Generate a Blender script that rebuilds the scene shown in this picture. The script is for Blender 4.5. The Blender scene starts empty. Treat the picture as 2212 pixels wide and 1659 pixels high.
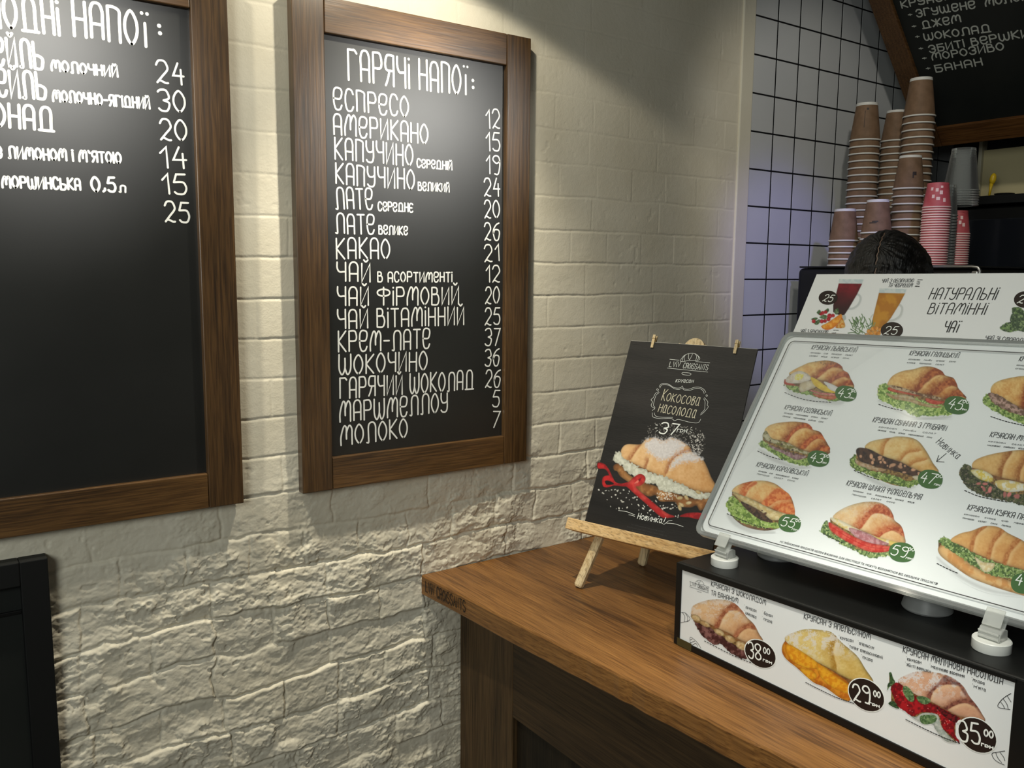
import bpy, bmesh, math, random
import numpy as np
from mathutils import Vector, Matrix

random.seed(7)
SC = bpy.context.scene
COL = SC.collection

# ------------------------------------------------------------------ camera
FPX, PX, PY = 1840.0, 1106.0, 829.5          # focal length and centre in pixels of a 2212 x 1659 frame
YAW, PITCH, ROLL = math.radians(35.56), math.radians(7.47), math.radians(-0.495)
CAM = np.array([0.0, -1.66, 1.62])


def _cam_axes():
    cy, sy, cp, sp = math.cos(YAW), math.sin(YAW), math.cos(PITCH), math.sin(PITCH)
    f = np.array([sy * cp, cy * cp, -sp])
    r = np.array([cy, -sy, 0.0])
    d = np.cross(f, r)
    c, s = math.cos(ROLL), math.sin(ROLL)
    return np.array([c * r + s * d, -s * r + c * d, f])


AX = _cam_axes()                              # rows: right, down, forward
cam_d = bpy.data.cameras.new('camera')
cam = bpy.data.objects.new('camera', cam_d)
COL.objects.link(cam)
cam_d.sensor_fit = 'HORIZONTAL'
cam_d.sensor_width = 36.0
cam_d.lens = FPX / 2212.0 * 36.0
cam_d.clip_start = 0.05
R3 = Matrix(((AX[0][0], -AX[1][0], -AX[2][0]), (AX[0][1], -AX[1][1], -AX[2][1]), (AX[0][2], -AX[1][2], -AX[2][2])))
cam.matrix_world = Matrix.Translation(Vector(CAM)) @ R3.to_4x4()
SC.camera = cam

# ------------------------------------------------------------------ world, exposure, lights
SC.view_settings.view_transform = 'Standard'
SC.view_settings.look = 'None'
SC.view_settings.gamma = 1.0
SC.view_settings.use_curve_mapping = False
SC.view_settings.exposure = 0.0
world = bpy.data.worlds.new('world')
SC.world = world
world.use_nodes = True
bg = world.node_tree.nodes['Background']
bg.inputs[0].default_value = (0.80, 0.83, 0.80, 1)
bg.inputs[1].default_value = 0.03


def light(name, kind, loc, energy, color, target=None, **kw):
    d = bpy.data.lights.new(name, kind)
    d.energy = energy
    d.color = color
    for k, v in kw.items():
        setattr(d, k, v)
    o = bpy.data.objects.new(name, d)
    COL.objects.link(o)
    o.location = loc
    if target is not None:
        o.rotation_euler = (Vector(target) - Vector(loc)).to_track_quat('-Z', 'Y').to_euler()
    return o


WARM = (1.0, 0.93, 0.76)
LAMPS = [(0.17, -0.215, 2.36), (0.86, -0.30, 2.36)]     # the two picture lamps above the chalkboards
for q in LAMPS:
    light('picture_lamp_spill', 'SPOT', q, 30 * abs(q[1]), WARM, (q[0], q[1] + 0.02, 0), spot_size=math.radians(141), spot_blend=0.12, shadow_soft_size=0.016)
    light('picture_lamp_beam', 'SPOT', q, 160 * abs(q[1]), WARM, (q[0] + 0.10, 0.02, 1.26), spot_size=math.radians(76), spot_blend=1.0, shadow_soft_size=0.016)
for q, t_ in (((1.62, -1.30, 2.20), (0.91, 0, 1.90)), ((0.36, -1.30, 2.27), (0.21, 0, 1.93))):
    light('track_spot_light', 'SPOT', q, 31, (1.0, 0.98, 0.93), t_, spot_size=math.radians(29), spot_blend=0.9, shadow_soft_size=0.03)
light('counter_light', 'AREA', (0.1, -1.5, 2.7), 0.9, (0.93, 1.0, 0.96), (1.25, -0.85, 1.05), shape='DISK', size=0.45, spread=math.radians(62))
light('room_light', 'AREA', (-1.1, -1.95, 2.05), 22, (0.95, 1.0, 0.95), (1.2, -0.7, 1.15), shape='DISK', size=0.9)
light('front_spot_light', 'SPOT', (0.62, -1.35, 2.8), 150, (1.0, 0.96, 0.85), (1.00, -0.88, 0.93), spot_size=math.radians(27), spot_blend=0.9, shadow_soft_size=0.05)
light('violet_light', 'SPOT', (1.2, -1.6, 2.85), 60, (0.36, 0.34, 1.0), (2.22, -0.02, 1.60), spot_size=math.radians(19), spot_blend=0.8, shadow_soft_size=0.05)
light('bar_light', 'SPOT', (1.35, -1.0, 2.8), 22, (1.0, 0.95, 0.84), (2.35, -0.2, 1.85), spot_size=math.radians(52), spot_blend=0.6, shadow_soft_size=0.05)


# ------------------------------------------------------------------ pixel helpers (surveying only: photo pixel -> point on a real plane)
def ray(p):
    return AX.T @ np.array([(p[0] - PX) / FPX, (p[1] - PY) / FPX, 1.0])


def onp(p, ax, val):
    r = ray(p)
    return CAM + r * ((val - CAM[ax]) / r[ax])


class Plane:
    def __init__(s, o, u, v):
        s.o = np.array(o, float)
        s.u = np.array(u, float) / np.linalg.norm(u)
        v = np.array(v, float)
        v = v - s.u * (v @ s.u)
        s.v = v / np.linalg.norm(v)
        s.n = np.cross(s.u, s.v)

    def hit(s, p):
        r = ray(p)
        return CAM + r * (((s.o - CAM) @ s.n) / (r @ s.n))

    def uv(s, p):
        d = s.hit(p) - s.o
        return np.array([d @ s.u, d @ s.v])

    def at(s, a, b, h=0.0):
        return s.o + s.u * a + s.v * b + s.n * h

    def grid(s, X, Y, h=0.0):
        dx, dy = (X - PX) / FPX, (Y - PY) / FPX
        R = np.stack([AX[0][i] * dx + AX[1][i] * dy + AX[2][i] for i in range(3)], -1)
        t = ((s.o - CAM) @ s.n) / (R @ s.n)
        return CAM + R * t[..., None] + s.n * h


# ------------------------------------------------------------------ materials
def srgb(*c):
    o = []
    for x in c:
        x = x / 255.0
        o.append(x / 12.92 if x <= 0.04045 else ((x + 0.055) / 1.055) ** 2.4)
    return tuple(o)


def mat(name, color, rough=0.5, metal=0.0, spec=0.5, **kw):
    m = bpy.data.materials.new(name)
    m.use_nodes = True
    b = m.node_tree.nodes['Principled BSDF']
    b.inputs['Base Color'].default_value = (*color[:3], 1)
    b.inputs['Roughness'].default_value = rough
    b.inputs['Metallic'].default_value = metal
    b.inputs['Specular IOR Level'].default_value = spec
    for k, v in kw.items():
        b.inputs[k].default_value = v
    return m


def nodes(m):
    nt = m.node_tree
    return nt, nt.nodes, nt.links, nt.nodes['Principled BSDF']


def noisy(name, c1, c2, scale=20.0, rough=0.6, bump=0.0, bscale=None, spec=0.5, stretch=(1, 1, 1), detail=6.0, lo=0.35, hi=0.65, bdist=0.002):
    m = mat(name, c1, rough, 0, spec)
    nt, N, L, b = nodes(m)
    tc = N.new('ShaderNodeTexCoord'); mp = N.new('ShaderNodeMapping'); mp.inputs['Scale'].default_value = stretch
    n = N.new('ShaderNodeTexNoise'); n.inputs['Scale'].default_value = scale; n.inputs['Detail'].default_value = detail
    r = N.new('ShaderNodeValToRGB')
    r.color_ramp.elements[0].position = lo; r.color_ramp.elements[1].position = hi
    r.color_ramp.elements[0].color = (*c1, 1); r.color_ramp.elements[1].color = (*c2, 1)
    L.new(tc.outputs['Object'], mp.inputs[0]); L.new(mp.outputs[0], n.inputs[0]); L.new(n.outputs['Fac'], r.inputs[0]); L.new(r.outputs[0], b.inputs['Base Color'])
    if bump:
        n2 = N.new('ShaderNodeTexNoise'); n2.inputs['Scale'].default_value = bscale or scale * 3; n2.inputs['Detail'].default_value = 8
        L.new(mp.outputs[0], n2.inputs[0])
        bp = N.new('ShaderNodeBump'); bp.inputs['Strength'].default_value = bump; bp.inputs['Distance'].default_value = bdist
        L.new(n2.outputs['Fac'], bp.inputs['Height']); L.new(bp.outputs[0], b.inputs['Normal'])
    return m


def wood(name, dark, mid, light_, axis='X', scale=1.0, rough=0.4, spec=0.5, bump=0.25, ring=True, plank=None):
    """grain stretched along one object axis, broad tone patches, fine pores, optional staves across"""
    m = mat(name, mid, rough, 0, spec)
    nt, N, L, b = nodes(m)
    tc = N.new('ShaderNodeTexCoord')
    i = 'XYZ'.index(axis)

    def mapping(a, c):
        mp = N.new('ShaderNodeMapping')
        sc = [c * scale] * 3
        sc[i] = a * scale
        mp.inputs['Scale'].default_value = sc
        L.new(tc.outputs['Object'], mp.inputs[0])
        return mp

    def noise(mp, s, d=6, dist=0.0):
        n = N.new('ShaderNodeTexNoise'); n.inputs['Scale'].default_value = s; n.inputs['Detail'].default_value = d; n.inputs['Distortion'].default_value = dist
        L.new(mp.outputs[0], n.inputs[0])
        return n
    grain = noise(mapping(3.5, 95), 3.0, 8, 0.3)
    tone = noise(mapping(1.0, 7), 2.0, 4, 0.6)
    pore = noise(mapping(9, 330), 1.6, 3)
    mix = N.new('ShaderNodeMath'); mix.operation = 'MULTIPLY_ADD'; mix.inputs[1].default_value = 0.55
    L.new(grain.outputs['Fac'], mix.inputs[0])
    t2 = N.new('ShaderNodeMath'); t2.operation = 'MULTIPLY'; t2.inputs[1].default_value = 0.5
    L.new(tone.outputs['Fac'], t2.inputs[0]); L.new(t2.outputs[0], mix.inputs[2])
    fac = mix.outputs[0]
    if ring:
        w = N.new('ShaderNodeTexWave'); w.wave_type = 'BANDS'; w.bands_direction = 'YZX'[i]
        w.inputs['Scale'].default_value = 2.2; w.inputs['Distortion'].default_value = 7.0; w.inputs['Detail'].default_value = 3; w.inputs['Detail Scale'].default_value = 0.8
        L.new(mapping(1.0, 13).outputs[0], w.inputs[0])
        a = N.new('ShaderNodeMath'); a.operation = 'MULTIPLY_ADD'; a.inputs[1].default_value = 0.07
        L.new(w.outputs['Fac'], a.inputs[0]); L.new(fac, a.inputs[2]); fac = a.outputs[0]
    if plank:
        ax, width = plank
        sx = N.new('ShaderNodeSeparateXYZ'); L.new(tc.outputs['Object'], sx.inputs[0])
        dv = N.new('ShaderNodeMath'); dv.operation = 'DIVIDE'; dv.inputs[1].default_value = width
        L.new(sx.outputs['XYZ'.index(ax)], dv.inputs[0])
        fl = N.new('ShaderNodeMath'); fl.operation = 'FLOOR'; L.new(dv.outputs[0], fl.inputs[0])
        wn = N.new('ShaderNodeTexWhiteNoise'); wn.noise_dimensions = '1D'; L.new(fl.outputs[0], wn.inputs['W'])
        a = N.new('ShaderNodeMath'); a.operation = 'MULTIPLY_ADD'; a.inputs[1].default_value = 0.16
        L.new(wn.outputs['Value'], a.inputs[0]); L.new(fac, a.inputs[2]); fac = a.outputs[0]
        sb = N.new('ShaderNodeMath'); sb.operation = 'SUBTRACT'; sb.inputs[1].default_value = 0.08; L.new(fac, sb.inputs[0]); fac = sb.outputs[0]
    r = N.new('ShaderNodeValToRGB')
    e = r.color_ramp.elements
    e[0].position = 0.36; e[0].color = (*dark, 1)
    e[1].position = 0.80; e[1].color = (*light_, 1)
    k = e.new(0.56); k.color = (*mid, 1)
    L.new(fac, r.inputs[0])
    mm = N.new('ShaderNodeMixRGB'); mm.blend_type = 'MULTIPLY'; mm.inputs[0].default_value = 0.55
    pr = N.new('ShaderNodeValToRGB'); pr.color_ramp.elements[0].position = 0.36; pr.color_ramp.elements[1].position = 0.5
    pr.color_ramp.elements[0].color = (0.35, 0.3, 0.28, 1)
    L.new(pore.outputs['Fac'], pr.inputs[0]); L.new(r.outputs[0], mm.inputs[1]); L.new(pr.outputs[0], mm.inputs[2]); L.new(mm.outputs[0], b.inputs['Base Color'])
    bp = N.new('ShaderNodeBump'); bp.inputs['Strength'].default_value = bump; bp.inputs['Distance'].default_value = 0.0008
    L.new(grain.outputs['Fac'], bp.inputs['Height']); L.new(bp.outputs[0], b.inputs['Normal'])
    return m


def clear(name, tint, trans=0.75, rough=0.08, gloss=0.25, body=0.42):
    """thin clear plastic: see-through with a grey body and a gloss"""
    m = bpy.data.materials.new(name)
    m.use_nodes = True
    nt = m.node_tree; N = nt.nodes; L = nt.links
    N.remove(N['Principled BSDF'])
    out = N['Material Output']
    t = N.new('ShaderNodeBsdfTransparent'); t.inputs[0].default_value = (*tint, 1)
    p = N.new('ShaderNodeBsdfPrincipled'); p.inputs['Base Color'].default_value = (body, body * 1.02, body, 1); p.inputs['Roughness'].default_value = rough
    fr = N.new('ShaderNodeFresnel'); fr.inputs[0].default_value = 1.49
    a = N.new('ShaderNodeMath'); a.operation = 'MULTIPLY_ADD'; a.inputs[1].default_value = gloss; a.inputs[2].default_value = 1 - trans
    a.use_clamp = True
    L.new(fr.outputs[0], a.inputs[0])
    mx = N.new('ShaderNodeMixShader')
    L.new(a.outputs[0], mx.inputs[0]); L.new(t.outputs[0], mx.inputs[1]); L.new(p.outputs[0], mx.inputs[2]); L.new(mx.outputs[0], out.inputs[0])
    return m


def printed(name, rough=0.5, spec=0.4):
    m = mat(name, (1, 1, 1), rough, 0, spec)
    nt, N, L, b = nodes(m)
    v = N.new('ShaderNodeVertexColor'); v.layer_name = 'ink'
    L.new(v.outputs[0], b.inputs['Base Color'])
    return m


M = {}
M['paint'] = noisy('wall_paint', srgb(219, 211, 190), srgb(228, 221, 202), 6, 0.55, 0.35, 260, 0.35, bdist=0.0012)
M['plaster'] = noisy('plaster', srgb(214, 208, 188), srgb(222, 216, 198), 5, 0.6, 0.2, 90, 0.3)
M['frame_v'] = wood('stained_oak_upright', srgb(40, 27, 13), srgb(78, 55, 29), srgb(106, 77, 43), 'Z', 1, 0.36, 0.8)
M['frame_h'] = wood('stained_oak_rail', srgb(48, 32, 15), srgb(94, 66, 34), srgb(126, 92, 51), 'X', 1, 0.36, 0.8)
for k_ in ('frame_v', 'frame_h'):
    b_ = M[k_].node_tree.nodes['Principled BSDF']
    b_.inputs['Coat Weight'].default_value = 0.4; b_.inputs['Coat Roughness'].default_value = 0.30; b_.inputs['Coat IOR'].default_value = 1.5
M['slate'] = noisy('chalkboard_black', (0.0075, 0.0082, 0.0075), (0.0125, 0.0132, 0.0125), 5, 0.375, 0.03, 500, 0.9, lo=0.3, hi=0.7, bdist=0.0004)
M['slate_dim'] = noisy('chalkboard_black_far', (0.008, 0.010, 0.009), (0.014, 0.016, 0.014), 5, 0.6, 0, None, 0.3)
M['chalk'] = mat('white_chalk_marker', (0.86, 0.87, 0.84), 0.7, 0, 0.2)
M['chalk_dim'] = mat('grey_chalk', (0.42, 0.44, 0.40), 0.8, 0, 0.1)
M['counter_top'] = wood('oiled_oak_top', srgb(74, 46, 20), srgb(124, 84, 42), srgb(158, 112, 60), 'Y', 1, 0.42, 0.45, 0.2, plank=('X', 0.058))
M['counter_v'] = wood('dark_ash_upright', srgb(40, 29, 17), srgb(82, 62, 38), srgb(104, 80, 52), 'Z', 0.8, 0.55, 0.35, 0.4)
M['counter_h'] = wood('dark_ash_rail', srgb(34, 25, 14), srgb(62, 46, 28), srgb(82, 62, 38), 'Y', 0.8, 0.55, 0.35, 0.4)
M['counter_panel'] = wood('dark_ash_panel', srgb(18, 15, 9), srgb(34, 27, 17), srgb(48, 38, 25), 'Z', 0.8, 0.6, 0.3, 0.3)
M['engrave'] = mat('burnt_lettering', (0.006, 0.004, 0.002), 0.8)
M['pine'] = wood('raw_pine', srgb(190, 148, 92), srgb(222, 186, 132), srgb(236, 206, 158), 'Y', 0.7, 0.55, 0.35, 0.2)
M['pine_v'] = wood('raw_pine_leg', srgb(196, 166, 118), srgb(222, 200, 158), srgb(232, 214, 176), 'Z', 0.7, 0.6, 0.3, 0.2, ring=False)
M['black_card'] = noisy('black_poster_board', (0.010, 0.0095, 0.009), (0.021, 0.019, 0.018), 4, 0.5, 0.12, 60, 0.35, stretch=(1, 1, 8))
M['card_edge'] = mat('poster_board_edge', (0.55, 0.53, 0.48), 0.7)
M['black_plastic'] = mat('black_plastic', (0.0055, 0.0058, 0.0055), 0.42, 0, 0.35)
M['black_matt'] = mat('matt_black', (0.006, 0.0065, 0.0065), 0.6, 0, 0.3)
M['paper'] = mat('white_print_paper', (0.80, 0.82, 0.82), 0.45, 0, 0.35)
M['ink'] = mat('black_print_ink', (0.022, 0.022, 0.022), 0.5, 0, 0.3)
M['ink_grey'] = mat('grey_print_ink', (0.06, 0.06, 0.06), 0.5, 0, 0.3)
M['ink_white'] = mat('white_print_ink', (0.86, 0.88, 0.84), 0.5, 0, 0.3)
M['ink_gold'] = mat('pale_gold_print_ink', (0.62, 0.57, 0.43), 0.5, 0, 0.3)
M['ink_green'] = mat('green_print_ink', srgb(66, 104, 56), 0.5, 0, 0.3)
M['ink_brown'] = mat('dark_brown_print_ink', srgb(38, 27, 23), 0.5, 0, 0.3)
M['print'] = printed('colour_print')
M['acrylic'] = clear('clear_acrylic', (0.94, 0.96, 0.95), 0.80, 0.08, 1.0, 0.6)
M['acrylic_pane'] = clear('clear_acrylic_pane', (0.99, 0.995, 0.995), 1.0, 0.12, 0.16)
M['clip_clear'] = clear('clear_clip_plastic', (0.93, 0.93, 0.90), 0.74, 0.10, 1.2, 0.8)
M['cup_clear'] = clear('clear_cup_plastic', (0.95, 0.96, 0.955), 0.97, 0.12, 0.9, 0.9)
M['frosted'] = clear('frosted_plastic', (0.8, 0.82, 0.84), 0.5, 0.4, 0.4)
M['white_plastic'] = mat('white_plastic', (0.72, 0.73, 0.69), 0.35, 0, 0.5)
M['brass'] = mat('brass_spring', (0.65, 0.47, 0.18), 0.3, 1.0)
M['steel'] = mat('brushed_steel', (0.42, 0.42, 0.41), 0.35, 1.0)
M['kraft'] = noisy('kraft_paper_cup', srgb(112, 88, 66), srgb(130, 103, 80), 40, 0.65, 0.15, 300, 0.3)
M['cup_white'] = mat('white_cup_paper', (0.72, 0.71, 0.66), 0.55)
M['cup_dark'] = mat('dark_cup_print', srgb(46, 34, 28), 0.6)
M['cup_pink'] = noisy('pink_print_cup', srgb(186, 78, 84), srgb(208, 106, 110), 25, 0.5)
M['cup_pink_pale'] = mat('pale_pink_print', srgb(246, 212, 206), 0.5)
M['grout'] = mat('black_grout', (0.006, 0.006, 0.007), 0.8, 0, 0.2)
M['tile'] = noisy('white_glazed_tile', srgb(196, 198, 200), srgb(204, 206, 206), 3, 0.14, 0.06, 12, 0.5)
M['wall_dark'] = noisy('dark_wall', (0.012, 0.012, 0.011), (0.02, 0.02, 0.018), 4, 0.7)
M['floor'] = noisy('floor_concrete', srgb(92, 86, 78), srgb(112, 106, 98), 4, 0.5)
M['ceiling'] = mat('ceiling_paint', srgb(120, 118, 112), 0.8)
M['hair'] = noisy('black_hair', (0.0045, 0.0042, 0.004), (0.016, 0.014, 0.012), 9, 0.42, 0.8, 40, 0.5, stretch=(1, 12, 1), bdist=0.004)
M['scalp'] = mat('scalp', srgb(112, 92, 78), 0.6)
M['skin'] = mat('skin', srgb(205, 158, 130), 0.5, 0, 0.4, **{'Subsurface Weight': 0.08})
M['shirt'] = noisy('black_tshirt', (0.012, 0.012, 0.013), (0.02, 0.02, 0.02), 60, 0.8)
M['trousers'] = noisy('dark_denim', (0.018, 0.022, 0.034), (0.026, 0.03, 0.045), 60, 0.8)
M['shoe'] = mat('shoe_leather', (0.02, 0.02, 0.02), 0.5)
M['lip'] = mat('lip', srgb(170, 96, 88), 0.45)
M['eye'] = mat('eye', (0.02, 0.015, 0.012), 0.2)
M['beige'] = mat('beige_panel', srgb(206, 194, 150), 0.6)
M['cream_edge'] = mat('pale_edge', srgb(190, 184, 160), 0.6)
M['yellow'] = mat('yellow_plastic', srgb(224, 188, 36), 0.35)
M['dark_glass'] = mat('dark_glass', (0.012, 0.014, 0.018), 0.12, 0, 0.5)
M['shade'] = mat('black_lamp_shade', (0.01, 0.01, 0.01), 0.5)
M['cord'] = mat('black_cord', (0.01, 0.01, 0.01), 0.6)
M['bulb'] = mat('lamp_bulb', (1, 0.95, 0.85), 0.3, **{'Emission Color': (1, 0.9, 0.7, 1), 'Emission Strength': 6.0})
M['tape'] = mat('olive_tape', srgb(66, 60, 34), 0.35)


# ------------------------------------------------------------------ object helpers
def empty(name, loc, label, cat, group=None):
    o = bpy.data.objects.new(name, None)
    COL.objects.link(o)
    o.location = loc
    o.empty_display_size = 0.05
    return tag(o, label, cat, group)


def tag(o, label, cat, group=None):
    o['label'] = label
    o['category'] = cat
    if group:
        o['group'] = group
    return o


def base_of(o):
    b = np.zeros(3)
    while o is not None:
        b += np.array(o.location)
        o = o.parent
    return b


def mesh_np(name, V, F, mats, parent=None, smooth=False, loc=None, mi=None):
    """V (n,3) world points, F list of faces or (m,4) array; stored relative to the parent's base (or loc)"""
    V = np.asarray(V, float)
    b = base_of(parent) if parent is not None else (np.array(loc, float) if loc is not None else np.zeros(3))
    me = bpy.data.meshes.new(name)
    if isinstance(F, np.ndarray):
        n, k = F.shape
        me.vertices.add(len(V)); me.vertices.foreach_set('co', (V - b).astype(np.float32).ravel())
        me.loops.add(n * k); me.loops.foreach_set('vertex_index', F.astype(np.int32).ravel())
        me.polygons.add(n); me.polygons.foreach_set('loop_start', np.arange(0, n * k, k, dtype=np.int32))
        me.polygons.foreach_set('loop_total', np.full(n, k, np.int32))
        me.update(calc_edges=True)
    else:
        me.from_pydata((V - b).tolist(), [], F)
        me.update()
    ms = mats if isinstance(mats, (list, tuple)) else [mats]
    for m in ms:
        me.materials.append(m)
    if mi is not None:
        me.polygons.foreach_set('material_index', np.asarray(mi, np.int32))
    if smooth:
        me.polygons.foreach_set('use_smooth', np.ones(len(me.polygons), bool))
    o = bpy.data.objects.new(name, me)
    COL.objects.link(o)
    if parent is not None:
        o.parent = parent
    elif loc is not None:
        o.location = loc
    return o


class MB:
    def __init__(s):
        s.V, s.F, s.mi = [], [], []

    def add(s, V, F, m=0):
        n = len(s.V)
        s.V += [tuple(map(float, v)) for v in V]
        s.F += [[i + n for i in f] for f in F]
        s.mi += [m] * len(F)
        return s

    def box(s, lo, hi, m=0, fr=None):
        """axis box, or in a frame fr=(o,u,v,n)"""
        P = [(x, y, z) for x in (lo[0], hi[0]) for y in (lo[1], hi[1]) for z in (lo[2], hi[2])]
        if callable(fr):
            P = [fr(*p) for p in P]
        elif fr is not None:
            o, u, v, n = fr
            P = [o + u * p[0] + v * p[1] + n * p[2] for p in P]
        return s.add(P, [(0, 1, 3, 2), (4, 6, 7, 5), (0, 4, 5, 1), (2, 3, 7, 6), (0, 2, 6, 4), (1, 5, 7, 3)], m)

    def prism(s, pts, d, m=0):
        """polygon pts (3d) extruded by vector d"""
        n = len(pts)
        P = [np.array(p, float) for p in pts]
        Q = [p + np.array(d, float) for p in P]
        F = [list(range(n)), list(range(2 * n - 1, n - 1, -1))] + [(i, (i + 1) % n, n + (i + 1) % n, n + i) for i in range(n)]
        return s.add(P + Q, F, m)

    def rings(s, R, m=0, cap0=True, cap1=True, closed=True):
        n = len(R[0])
        V = [p for r in R for p in r]
        F = []
        for j in range(len(R) - 1):
            for i in range(n if closed else n - 1):
                a, b = j * n + i, j * n + (i + 1) % n
                F.append((a, b, b + n, a + n))
        if cap0:
            F.append(list(range(n - 1, -1, -1)))
        if cap1:
            F.append(list(range((len(R) - 1) * n, len(R) * n)))
        return s.add(V, F, m)

    def lathe(s, prof, c=(0, 0, 0), seg=32, m=0, cap0=True, cap1=True, ax=None):
        c = np.array(c, float)
        if ax is None:
            e1, e2, e3 = np.eye(3)
        else:
            e3 = np.array(ax, float) / np.linalg.norm(ax)
            e1 = np.cross(e3, [0.3, 0.9, 0.2]); e1 /= np.linalg.norm(e1)
            e2 = np.cross(e3, e1)
        R = [[c + e1 * r * math.cos(t) + e2 * r * math.sin(t) + e3 * z for t in np.linspace(0, 2 * math.pi, seg, endpoint=False)] for r, z in prof]
        return s.rings(R, m, cap0, cap1)

    def tube(s, pts, r, seg=10, m=0):
        P = [np.array(p, float) for p in pts]
        rr = r if isinstance(r, (list, tuple)) else [r] * len(P)
        R = []
        up = None
        for i, p in enumerate(P):
            t = P[min(i + 1, len(P) - 1)] - P[max(i - 1, 0)]
            t = t / np.linalg.norm(t)
            if up is None:
                up = np.cross(t, [0.21, 0.35, 0.91])
            a = up - t * (up @ t)
            a /= np.linalg.norm(a)
            up = a
            b = np.cross(t, a)
            R.append([p + (a * math.cos(q) + b * math.sin(q)) * rr[i] for q in np.linspace(0, 2 * math.pi, seg, endpoint=False)])
        return s.rings(R, m)

    def build(s, name, mats, parent=None, loc=None, bevel=0.0, seg=2, smooth=False, angle=None):
        o = mesh_np(name, s.V, s.F, mats, parent, smooth, loc, s.mi)
        bm = bmesh.new(); bm.from_mesh(o.data)
        bmesh.ops.recalc_face_normals(bm, faces=bm.faces)
        if bevel:
            ed = [e for e in bm.edges if len(e.link_faces) == 2 and e.calc_face_angle(0) > 0.5]
            bmesh.ops.bevel(bm, geom=ed, offset=bevel, segments=seg, profile=0.5, affect='EDGES', clamp_overlap=True)
        bm.to_mesh(o.data); bm.free()
        if smooth and angle:
            o.data.set_sharp_from_angle(angle=angle)
        return o


def structure(o):
    o['kind'] = 'structure'
    return o


# ------------------------------------------------------------------ value noise
def vnoise(X, Z, sc, seed):
    x, z = X / sc, Z / sc
    xi, zi = np.floor(x).astype(np.int64), np.floor(z).astype(np.int64)
    fx, fz = x - xi, z - zi
    fx, fz = fx * fx * fx * (fx * (fx * 6 - 15) + 10), fz * fz * fz * (fz * (fz * 6 - 15) + 10)

    def h(a, b):
        n = (a * 374761393 + b * 668265263 + seed * 974634777) & 0xFFFFFFFF
        n = ((n ^ (n >> 13)) * 1274126177) & 0xFFFFFFFF
        n = (n ^ (n >> 16)) & 0xFFFFFFFF
        return n / 4294967295.0 * 2 - 1
    a, b, c, d = h(xi, zi), h(xi + 1, zi), h(xi, zi + 1), h(xi + 1, zi + 1)
    return (a + (b - a) * fx) * (1 - fz) + (c + (d - c) * fx) * fz


def fbm(X, Z, sc, seed, octv=4, gain=0.5):
    o, a, t = 0, 1.0, 0
    for i in range(octv):
        o = o + a * vnoise(X, Z, sc / 2 ** i, seed + i * 17)
        t += a
        a *= gain
    return o / t


def sstep(a, b, x):
    t = np.clip((x - a) / (b - a), 0, 1)
    return t * t * (3 - 2 * t)


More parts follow.
